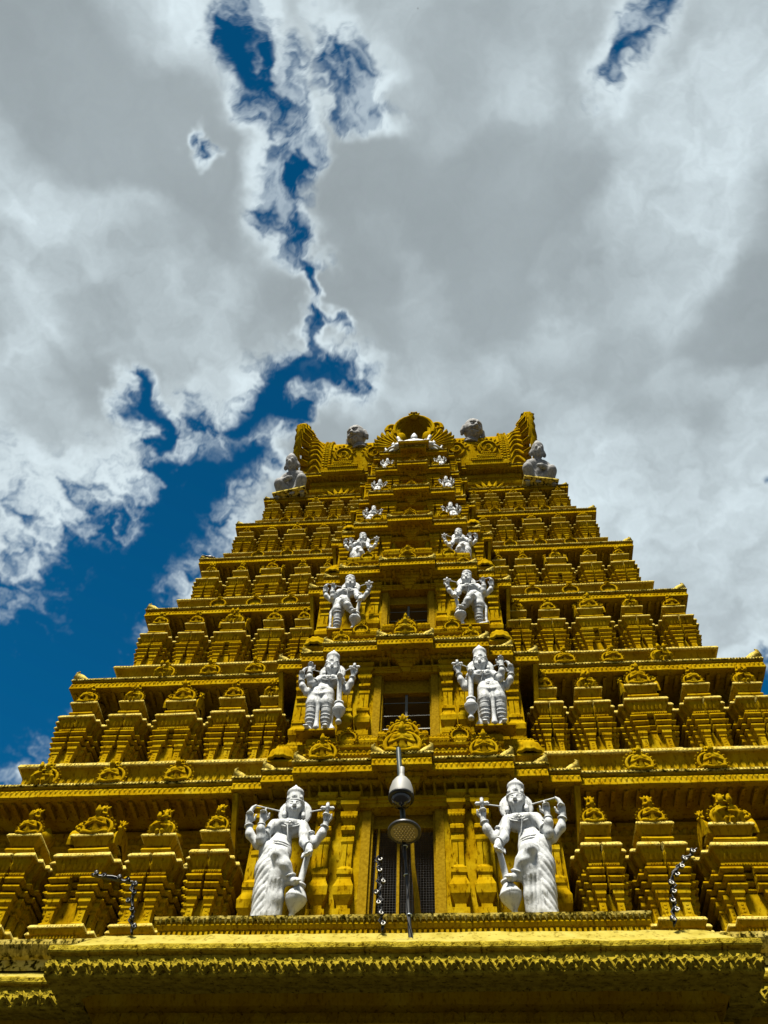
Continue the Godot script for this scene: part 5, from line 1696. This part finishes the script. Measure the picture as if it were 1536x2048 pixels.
	lathe(club, pv([0.0, 0.0, 0.075, 0.0, 0.08, 0.06, 0.055, 0.12, 0.06, bl2 - br - 0.06, 0.11, bl2 - br + 0.0, br * 0.86, bl2 - br * 0.5, br, bl2 - 0.05, br * 1.02, bl2, br * 1.06, bl2 + 0.01, br * 1.06, bl2 + 0.035, br, bl2 + 0.045, br * 0.85, bl2 + br * 0.55, 0.12, bl2 + br * 0.95, 0.10, bl2 + br + 0.03, 0.13, bl2 + br + 0.05, 0.13, bl2 + br + 0.09, 0.07, bl2 + br + 0.12, 0.062, L - 0.08, 0.09, L - 0.04, 0.08, L + 0.04, 0.0, L + 0.06]), 18, Transform3D(cb, P.club_end))
	# emblems in the raised hands
	var wheel := MB.new()
	var wc: Vector3 = V(0.92, 2.72, 0.12) if raised else V(0.88, 2.36, 0.1)
	lathe(wheel, pv([0.0, -0.05, 0.05, -0.05, 0.05, -0.03, 0.1, -0.03, 0.1, 0.03, 0.05, 0.03, 0.05, 0.05, 0.0, 0.05]), 14, Transform3D(Basis(V(0, 0, 1), PI * 0.5), wc))
	for a in 4:
		var dv := V(cos(a * PI * 0.5), sin(a * PI * 0.5), 0)
		tube(wheel, [wc, wc + dv * 0.08, wc + dv * 0.13, wc + dv * 0.16], [0.04, 0.04, 0.045, 0.01], 6)
	tube(wheel, [wc - V(0.0, 0.36, 0.0), wc], [0.04, 0.045], 6)
	var conch := MB.new()
	var cc: Vector3 = V(-0.82, 2.48, 0.14) if raised else V(-0.6, 2.12, 0.12)
	tube(conch, [cc, cc + V(0.0, 0.1, 0), cc + V(0.04, 0.2, 0), cc + V(0.1, 0.28, -0.02)], [0.05, 0.055, 0.045, 0.025], 7)
	# thin stays from the emblems to the head
	var stay := MB.new()
	tube(stay, [cc + V(0.1, 0.27, -0.02), hd + V(-0.34, 0.24, -0.12)], [0.016, 0.016], 5)
	var stay2 := MB.new()
	tube(stay2, [wc + V(-0.1, -0.02, -0.02), hd + V(0.34, 0.24, -0.12)], [0.016, 0.016], 5)
	var plinth := MB.new()
	sweep(plinth, rect(-0.55, 0.5, -0.24, 0.2), pv([0.0, -0.06, 0.0, -0.005, -0.02, 0.01]), true)
	var out := {body = body, crown = crown, hair_disc = halo, jewellery = jew, arm_and_leg_bands = bands, club = club, wheel_emblem = wheel, conch_emblem = conch, stay = stay, second_stay = stay2, plinth = plinth}
	var res := {}
	for k in out:
		var mb: MB = out[k]
		if mirror: mb = MB.new().add(mb, Transform3D(Basis.from_scale(V(-1, 1, 1)), Vector3.ZERO))
		res[k] = mb.mesh()
	return res

func place_statue(kit: Dictionary, label: String, at: Vector3, size: float, stretch := 1.0, turn := 0.0, lean := 0.0) -> void:
	var o := thing("guardian_statue", label, "statue", at, "white guardian statues beside the doorways", turn)
	o.rotation.x = lean
	for k in kit:
		if k == "plinth": part("plinth", kit[k], M.yellow_paint, o, T(Vector3.ZERO, V(size, size * stretch, size)))
		elif k in ["jewellery", "arm_and_leg_bands"]: part(k, kit[k], M.white_paint, o, T(Vector3.ZERO, V(size, size * stretch, size)), true)
		else: part("stay" if k == "second_stay" else k, kit[k], M.white_paint, o, T(Vector3.ZERO, V(size, size * stretch, size)))

func build_statues() -> void:
	make_head()
	var A := statue_meshes("crossed", false, true)
	var B := statue_meshes("crossed", true, true)
	var C := statue_meshes("standing", false, false)
	var D := statue_meshes("standing", true, false)
	var E := statue_meshes("lunge", false, false)
	var F := statue_meshes("lunge", true, false)
	place_statue(A, "large white four-armed statue, knee raised, at the viewer's left of the lowest netted doorway", V(-2.62, 11.38, -15.5), 1.0, 1.04, 0.06)
	place_statue(B, "large white four-armed statue, knee raised, at the viewer's right of the lowest netted doorway", V(2.74, 11.38, -15.5), 1.0, 1.055, -0.06)
	var sx := [2.22, 1.98, 1.84, 1.64, 1.52, 1.28]
	var z := [15.58, 15.98, 16.8, 17.4, 17.8, 18.12]
	var hgt := [3.12, 2.82, 2.32, 1.56, 1.36, 1.2]
	var names := ["second doorway from the bottom", "third doorway from the bottom", "fourth doorway from the bottom", "fifth doorway from the bottom", "sixth doorway from the bottom", "topmost doorway"]
	for i in 6:
		var crossed := i in [1, 2]
		var s: float = hgt[i] / (3.4 if crossed else 3.2)
		var f: float = FLOOR[i + 1] + 0.03
		var st: String = "with raised knee" if crossed else "standing upright"
		place_statue(E if i == 1 else A if crossed else C, "white statue %s at the viewer's left of the %s" % [st, names[i]], V(-sx[i], f, -z[i]), s * 0.98, 1.0, 0.0, 0.04)
		place_statue(F if i == 1 else B if crossed else D, "white statue %s at the viewer's right of the %s" % [st, names[i]], V(sx[i] * 1.03, f, -z[i]), s * 0.98, 1.0, 0.0, 0.04)

# seated white figure under the hooded arch, with two small attendants
func build_top_figures() -> void:
	var s := []
	s.append(cap(V(0, 0.16, 0), V(0, 0.34, 0), 0.17, 0.13, 0.06, 0.8))
	s.append(cap(V(-0.08, 0.52, 0), V(0.08, 0.52, 0), 0.13, 0.13, 0.08, 0.75))
	s.append(cap(V(0, 0.62, 0), V(0, 0.7, 0), 0.055, 0.055, 0.03))
	s.append(cap(V(0, 0.76, 0.01), V(0, 0.80, 0.01), 0.085, 0.09, 0.03))
	s.append(cap(V(0, 0.88, 0), V(0, 1.08, -0.01), 0.085, 0.03, 0.03))
	for x: float in [-1.0, 1.0]:
		limb(s, [V(0.1 * x, 0.13, 0), V(0.42 * x, 0.1, 0.14), V(0.04 * x, 0.06, 0.26)], [0.11, 0.09, 0.06], 0.04)
		limb(s, [V(0.2 * x, 0.54, 0), V(0.34 * x, 0.36, 0.05), V(0.40 * x, 0.6, 0.1), V(0.42 * x, 0.68, 0.1)], [0.07, 0.06, 0.045, 0.05], 0.03)
		limb(s, [V(0.18 * x, 0.5, 0.04), V(0.26 * x, 0.3, 0.1), V(0.3 * x, 0.16, 0.26)], [0.06, 0.05, 0.045], 0.03)
	var m := blend_body(s, 0.03).mesh()
	var o := thing("seated_statue", "white cross-legged seated statue under the hooded golden arch at the top", "statue", V(0.03, 37.45, -18.25))
	part("body", m, M.white_paint, o, T(Vector3.ZERO, V(1.9, 1.75, 1.5)))
	var pl := MB.new()
	sweep(pl, rect(-0.7, 0.7, -0.3, 0.45), pv([0.0, -0.03, 0.05, 0.1, 0.0, 0.12]), true)
	part("seat", pl.mesh(), M.yellow_paint, o)
	for x: float in [-1.0, 1.0]:
		var a := thing("attendant_statue", "small white attendant figure crouching at the viewer's %s of the seated statue under the arch" % ("left" if x < 0 else "right"), "statue", V(1.0 * x, 37.45, -18.3), "attendants under the hooded arch", 0.5 * x)
		part("body", m, M.white_paint, a, T(Vector3.ZERO, V(0.95, 1.0, 0.9)))
	# squatting corner figures
	s = []
	s.append(cap(V(0, 0.5, 0), V(0, 0.75, 0.03), 0.48, 0.42, 0.15, 0.9))
	s.append(cap(V(-0.3, 1.25, 0), V(0.3, 1.25, 0), 0.34, 0.34, 0.2, 0.9))
	s.append(cap(V(0, 1.6, 0.05), V(0, 1.75, 0.06), 0.2, 0.2, 0.08))
	s.append(cap(V(0, 1.95, 0.08), V(0, 2.1, 0.05), 0.36, 0.36, 0.08))
	s.append(cap(V(0, 2.25, 0.0), V(0, 2.4, -0.05), 0.34, 0.22, 0.1))
	s.append(cap(V(0, 1.85, 0.36), V(0, 1.78, 0.38), 0.18, 0.16, 0.08))
	s.append(cap(V(-0.13, 1.74, 0.52), V(0.13, 1.74, 0.52), 0.05, 0.05, 0.02, 1.0, true))
	s.append(cap(V(0, 2.0, 0.42), V(0, 1.92, 0.5), 0.06, 0.09, 0.03))
	for x: float in [-1.0, 1.0]:
		s.append(cap(V(0.15 * x, 2.08, 0.36), V(0.16 * x, 2.08, 0.38), 0.09, 0.08, 0.03))
		s.append(cap(V(0.36 * x, 2.0, 0.0), V(0.42 * x, 1.85, 0.0), 0.1, 0.12, 0.04))
		limb(s, [V(0.3 * x, 0.4, 0.1), V(0.72 * x, 0.85, 0.45)], [0.36, 0.3], 0.1)
		limb(s, [V(0.72 * x, 0.85, 0.45), V(0.70 * x, 0.14, 0.38)], [0.28, 0.16], 0.08)
		limb(s, [V(0.70 * x, 0.1, 0.36), V(0.78 * x, 0.08, 0.66)], [0.14, 0.12], 0.06)
		for i in 5: s.append(cap(V((0.68 + 0.055 * i) * x, 0.07, 0.68), V((0.68 + 0.06 * i) * x, 0.06, 0.8), 0.045, 0.04, 0.01))
	limb(s, [V(0.55, 1.3, 0.02), V(0.62, 0.95, 0.25), V(0.18, 0.25, 0.62)], [0.2, 0.16, 0.11], 0.08)
	limb(s, [V(-0.55, 1.3, 0.02), V(-0.66, 0.98, 0.35), V(-0.1, 1.02, 0.55), V(0.1, 1.05, 0.5)], [0.2, 0.17, 0.12, 0.1], 0.08)
	for i in 5: s.append(cap(V(0.06 + 0.06 * i, 0.18, 0.68), V(0.03 + 0.07 * i, 0.07, 0.82), 0.05, 0.04, 0.01))
	s.append(cap(V(0.16, 0.26, 0.62), V(0.18, 0.18, 0.68), 0.12, 0.13, 0.04))
	var gb := blend_body(s, 0.045)
	for x: float in [-1.0, 1.0]:
		var q := thing("squatting_statue", "grey-white squatting stout figure on the roof cornice's %s corner" % ("left" if x < 0 else "right"), "statue", V(5.75 * x, 34.9, -19.15), "squatting corner figures", 0.18 * x)
		part("body", MB.new().add(gb, Transform3D(Basis.from_scale(V(-x, 1, 1)), Vector3.ZERO)).mesh(), M.grey_weathered_white, q, Transform3D(Basis(V(1, 0, 0), 0.5) * Basis.from_scale(V(0.78, 1.08, 0.78)), V(0, 0.12, -0.25)))
		var b := MB.new()
		sweep(b, rect(-0.8, 0.8, -0.5, 0.5), pv([0.0, -0.02, 0.0, 0.08, -0.06, 0.1]), true)
		part("base_slab", b.mesh(), M.yellow_weathered, q)
	# laughing heads rising from the barrel roof
	s = []
	s.append(cap(V(0, 1.15, -0.1), V(0, 1.3, -0.12), 0.72, 0.7, 0.1))
	s.append(cap(V(0, 0.75, 0.1), V(0, 0.95, 0.1), 0.52, 0.6, 0.15))
	s.append(cap(V(0, -0.3, -0.15), V(0, 0.5, -0.05), 0.5, 0.45, 0.1))
	s.append(cap(V(0, 0.5, 0.4), V(0, 0.52, 0.42), 0.2, 0.18, 0.1))
	s.append(cap(V(-0.26, 0.78, 0.66), V(0.26, 0.78, 0.66), 0.12, 0.12, 0.03, 1.0, true))
	s.append(cap(V(-0.25, 0.9, 0.6), V(0.25, 0.9, 0.6), 0.07, 0.07, 0.03))
	s.append(cap(V(-0.22, 0.66, 0.58), V(0.22, 0.66, 0.58), 0.08, 0.08, 0.03))
	s.append(cap(V(0, 1.3, 0.56), V(0, 1.06, 0.72), 0.08, 0.15, 0.05))
	for x: float in [-1.0, 1.0]:
		s.append(cap(V(0.33 * x, 0.92, 0.46), V(0.34 * x, 0.94, 0.47), 0.17, 0.16, 0.08))
		s.append(cap(V(0.26 * x, 1.27, 0.62), V(0.27 * x, 1.27, 0.62), 0.17, 0.17, 0.05, 1.0, true))
		s.append(cap(V(0.25 * x, 1.25, 0.46), V(0.27 * x, 1.25, 0.46), 0.11, 0.11, 0.02))
		s.append(cap(V(0.1 * x, 1.45, 0.58), V(0.42 * x, 1.46, 0.45), 0.07, 0.05, 0.05))
		s.append(cap(V(0.74 * x, 1.2, -0.05), V(0.82 * x, 0.75, 0.0), 0.13, 0.16, 0.06))
		s.append(cap(V(0.78 * x, 0.62, 0.0), V(0.80 * x, 0.52, 0.0), 0.16, 0.12, 0.04))
	var hm := blend_body(s, 0.042, "curls").mesh()
	for x: float in [-1.0, 1.0]:
		var q := thing("laughing_head", "grey-white open-mouthed carved head on the barrel roof, viewer's %s of the hooded arch" % ("left" if x < 0 else "right"), "sculpture", V(2.92 * x, 40.5, -19.75), "laughing heads on the barrel roof", 0.35 if x > 0 else -0.45)
		part("face", hm, M.grey_weathered_white, q, Transform3D(Basis(V(1, 0, 0), 0.5) * Basis.from_scale(V(0.72, 0.78, 0.72)), V(0, 0.25, 0.1)))
		var nk := MB.new()
		ring(nk, V(0, 0.3, 0.05), V(0, 1, 0.3), 0.38, 0.06, 18)
		ring(nk, V(0, 0.16, 0.0), V(0, 1, 0.3), 0.42, 0.06, 18)
		part("neck_ring", nk.mesh(), M.grey_weathered_white, q)

# ---------------------------------------------------------------- fittings on the porch eave
func build_fittings() -> void:
	# pole with a surveillance dome and a floodlight
	var base := V(0.27, 10.62, -14.86)
	var top := V(-0.06, 15.40, -14.86)
	var o := thing("lamp_pole", "dark steel pole rising from the porch eave in front of the lowest doorway", "pole", base)
	var m := MB.new()
	var d := top - base
	tube(m, [V(0, -0.08, 0), d * 0.55], [0.038, 0.036], 10)
	part("lower_tube", m.mesh(), M.black_metal, o)
	m = MB.new()
	tube(m, [d * 0.55, d], [0.062, 0.06], 10)
	part("upper_tube", m.mesh(), M.pole_paint, o)
	m = MB.new()
	box(m, V(0, 0.02, 0.03), V(0.5, 0.03, 0.16))
	part("foot_plate", m.mesh(), M.black_metal, o)
	m = MB.new()
	bar(m, d * 0.53 + V(0, 0, 0.03), d * 0.465 + V(0.02, 0.0, 0.18), 0.06, 0.05)
	part("lamp_arm", m.mesh(), M.lamp_bracket, o)
	m = MB.new()
	var cab := []
	var cr := []
	for q in 24:
		var t := q / 23.0
		cab.append(d * t * 0.75 + V(0.05 * cos(t * 17.0), 0, 0.055 + 0.02 * sin(t * 23.0)))
		cr.append(0.011)
	tube(m, cab, cr, 5)
	part("cable", m.mesh(), M.black_metal, o)
	for t: float in [0.12, 0.3, 0.44, 0.56]:
		m = MB.new()
		ring(m, d * t, d, 0.052, 0.012, 10)
		part("clamp", m.mesh(), M.lamp_bracket, o)
	var cpos := base + d * 0.655 + V(0.0, 0, 0.30)
	var c := thing("security_camera", "grey dome security camera hanging on the dark pole above the round floodlight", "camera", cpos)
	m = MB.new()
	lathe(m, pv([0.265, -0.02, 0.275, 0.0, 0.27, 0.05, 0.255, 0.2, 0.21, 0.36, 0.14, 0.47, 0.075, 0.52, 0.06, 0.62, 0.06, 0.8, 0.0, 0.8]), 28)
	part("housing", m.mesh(), M.camera_shell, c)
	m = MB.new()
	lathe(m, pv([0.0, -0.27, 0.1, -0.255, 0.19, -0.19, 0.225, -0.09, 0.225, 0.0]), 24)
	part("dome", m.mesh(), M.smoked_dome, c)
	m = MB.new()
	lathe(m, pv([0.22, -0.06, 0.282, -0.055, 0.285, 0.0, 0.27, 0.02]), 28)
	part("collar", m.mesh(), M.black_metal, c)
	m = MB.new()
	bar(m, V(0, 0.7, 0.0), V(-0.01, 0.72, -0.3), 0.05, 0.05)
	part("camera_arm", m.mesh(), M.pole_paint, c)
	var lpos := base + d * 0.468 + V(0.02, 0, 0.3)
	var l := thing("floodlight", "round black LED floodlight with a grid of lenses below the dome camera", "lamp", lpos)
	var lt := Transform3D(Basis(V(1, 0, 0), -0.08), Vector3.ZERO)
	m = MB.new()
	lathe(m, pv([0.29, -0.03, 0.335, -0.035, 0.35, -0.02, 0.35, 0.02, 0.32, 0.045, 0.2, 0.06, 0.18, 0.14, 0.0, 0.16]), 32, lt)
	part("lamp_body", m.mesh(), M.lamp_body, l)
	m = MB.new()
	lathe(m, pv([0.0, -0.022, 0.292, -0.022]), 32, lt)
	part("lens_plate", m.mesh(), M.led_plate, l)
	m = MB.new()
	var lens := MB.new()
	lathe(lens, pv([0.0, -0.02, 0.012, -0.016, 0.017, -0.004, 0.017, 0.01]), 8)
	for i in 7:
		for j in 7:
			var p := V((i - 3) * 0.066 + (0.033 if j % 2 == 0 else 0.0), -0.024, (j - 3) * 0.06)
			if V(p.x, 0, p.z).length() < 0.235: m.add(lens, lt * T(p))
	part("lens_array", m.mesh(), M.led_lens, l, Transform3D(), true)
	for s: float in [-1.0, 1.0]:
		m = MB.new()
		box(m, V(0.17 * s, 0.10, -0.12), V(0.12, 0.1, 0.1))
		part("driver_box", m.mesh(), M.lamp_bracket, l)
	m = MB.new()
	bar(m, V(0.02, 0.08, -0.06), V(0.03, 0.32, -0.2), 0.055, 0.03)
	part("yoke", m.mesh(), M.lamp_bracket, l)
	# old timber prop beside the pole
	o = thing("timber_prop", "weathered yellow timber prop leaning in the lowest doorway behind the pole", "prop", V(0.36, 11.4, -15.55))
	m = MB.new()
	tube(m, [V(0.02, 0, 0), V(-0.02, 0.6, 0), V(-0.1, 1.4, -0.05), V(-0.14, 2.4, -0.1)], [0.075, 0.06, 0.045, 0.04], 8)
	part("shaft", m.mesh(), M.yellow_timber, o)
	# cranked black arms with little lamps
	var arms := [
		["L-shaped black bracket of small lamps at the viewer's left end of the porch eave", [V(-5.16, 10.92, -14.92), V(-5.46, 12.02, -14.92), V(-6.30, 12.07, -14.7)]],
		["bent bracket of small ring lamps at the viewer's right end of the porch eave", [V(5.16, 10.95, -14.92), V(5.42, 12.06, -14.92), V(5.95, 12.44, -14.75)]],
		["straight upright string of small lamps in front of the lowest doorway", [V(-0.28, 10.92, -14.95), V(-0.36, 11.8, -14.95), V(-0.44, 12.55, -14.95)]],
	]
	var bulb := MB.new()
	lathe(bulb, pv([0.0, -0.05, 0.035, -0.05, 0.05, -0.02, 0.05, 0.03, 0.03, 0.05, 0.03, 0.055]), 10)
	var cup := bulb.mesh()
	var rm := MB.new()
	ring(rm, V(0, 0, 0), V(0, 0.3, 1), 0.034, 0.012, 12)
	var rmesh := rm.mesh()
	var rng := RandomNumberGenerator.new()
	rng.seed = 9
	var n := 0
	for a in arms:
		var pts: Array = a[1]
		o = thing("lamp_bracket", a[0], "light", pts[0], "little lamp brackets on the porch eave")
		for j in pts.size() - 1:
			m = MB.new()
			bar(m, pts[j] - pts[0], pts[j + 1] - pts[0], 0.07 if n == 0 else 0.045, 0.04)
			part("bracket_bar", m.mesh(), M.black_metal, o)
			m = MB.new()
			var w := []
			var wr := []
			for q in 9:
				var t := q / 8.0
				w.append(pts[j].lerp(pts[j + 1], t) - pts[0] + V(0.06 * sin(q * 2.4), 0.03 * sin(q * 5.1), 0.05))
				wr.append(0.018)
			tube(m, w, wr, 5)
			part("cable", m.mesh(), M.black_metal, o)
			var len: float = pts[j].distance_to(pts[j + 1])
			var cnt := int(len / 0.19)
			for q in cnt:
				var p: Vector3 = pts[j].lerp(pts[j + 1], (q + 0.6) / cnt) - pts[0] + V(rng.randf_range(-0.08, 0.08), 0, 0.07)
				part("lamp_cup", cup, M.black_metal, o, Transform3D(Basis(V(1, 0, 0), 0.6 + rng.randf_range(-0.6, 0.6)), p))
				part("lamp_ring", rmesh, M.white_plastic if n > 0 else M.black_metal, o, Transform3D(Basis(V(0, 1, 0), rng.randf_range(-0.6, 0.6)), p + V(0.01, -0.03, 0.05)))
		n += 1
	# crow on the cornice
	o = thing("crow", "small black crow perched on the left end of the fourth cornice", "bird", V(-8.12, 28.68, -18.22), "", 0.7)
	var s := []
	limb(s, [V(-0.16, 0.12, 0), V(0.0, 0.17, 0), V(0.1, 0.24, 0)], [0.04, 0.085, 0.06], 0.03)
	limb(s, [V(0.12, 0.29, 0), V(0.14, 0.30, 0)], [0.05, 0.048], 0.03)
	limb(s, [V(0.17, 0.30, 0), V(0.25, 0.28, 0)], [0.025, 0.006], 0.01)
	limb(s, [V(-0.14, 0.12, 0), V(-0.32, 0.05, 0)], [0.04, 0.025], 0.02)
	limb(s, [V(0.0, 0.1, 0.03), V(0.02, 0.0, 0.03)], [0.02, 0.012], 0.01)
	limb(s, [V(0.0, 0.1, -0.03), V(0.02, 0.0, -0.03)], [0.02, 0.012], 0.01)
	part("body", blend_body(s, 0.014).mesh(), M.crow_feather, o)

func _ready() -> void:
	# camera: on the ground in front of the gate, tilted steeply up
	var cam := Camera3D.new()
	cam.name = "camera"
	add_child(cam)
	cam.transform = Transform3D(Basis(Vector3(0.99660, 0.03491, -0.07459), Vector3(0.04571, 0.51894, 0.85359), Vector3(0.06850, -0.85410, 0.51558)).orthonormalized(), Vector3(1.1948, 1.6, 0.0))
	cam.fov = 63.41
	cam.near = 0.1
	cam.far = 2000.0
	cam.current = true
	# sky and exposure
	var env := Environment.new()
	env.background_mode = Environment.BG_SKY
	var sky := Sky.new()
	sky.sky_material = make_sky()
	env.sky = sky
	env.background_energy_multiplier = 0.352
	env.tonemap_mode = Environment.TONE_MAPPER_LINEAR
	env.tonemap_exposure = 2.9
	env.sdfgi_enabled = true
	env.ssao_enabled = true
	env.ssil_enabled = true
	var we := WorldEnvironment.new()
	we.name = "world_environment"
	we.environment = env
	add_child(we)
	# sun: high, a little in front of the facade
	var sun := DirectionalLight3D.new()
	sun.name = "sun"
	add_child(sun)
	sun.light_energy = 1.6
	sun.light_color = Color(1.0, 0.965, 0.9)
	sun.light_angular_distance = 9.0
	sun.shadow_enabled = true
	sun.look_at_from_position(Vector3.ZERO, -Vector3(-0.12, 0.89, 0.44), Vector3.RIGHT)
	make_materials()
	# ground
	var g := MB.new()
	g.quad(V(-900, 0, 900), V(900, 0, 900), V(900, 0, -900), V(-900, 0, -900))
	var ground := part("ground", g.mesh(), M.paving_stone, self)
	ground.set_meta("kind", "structure")
	ground.set_meta("label", "stone paved ground in front of the temple gate")
	ground.set_meta("category", "ground")
	# the tower
	make_ornaments()
	make_figures()
	for k in ["narrow", "wide", "corner"]: make_kiosk_kit(k)
	var tower := thing("temple_tower", "tall golden-yellow carved temple gateway tower of stepped tiers", "tower", Vector3.ZERO)
	build_base(tower)
	for i in 7:
		build_cornice(tower, i)
		build_side_storey(tower, i)
		build_middle(tower, i)
		if i < 6: build_middle_roof(tower, i)
	build_crown(tower)
	build_statues()
	build_top_figures()
	build_fittings()
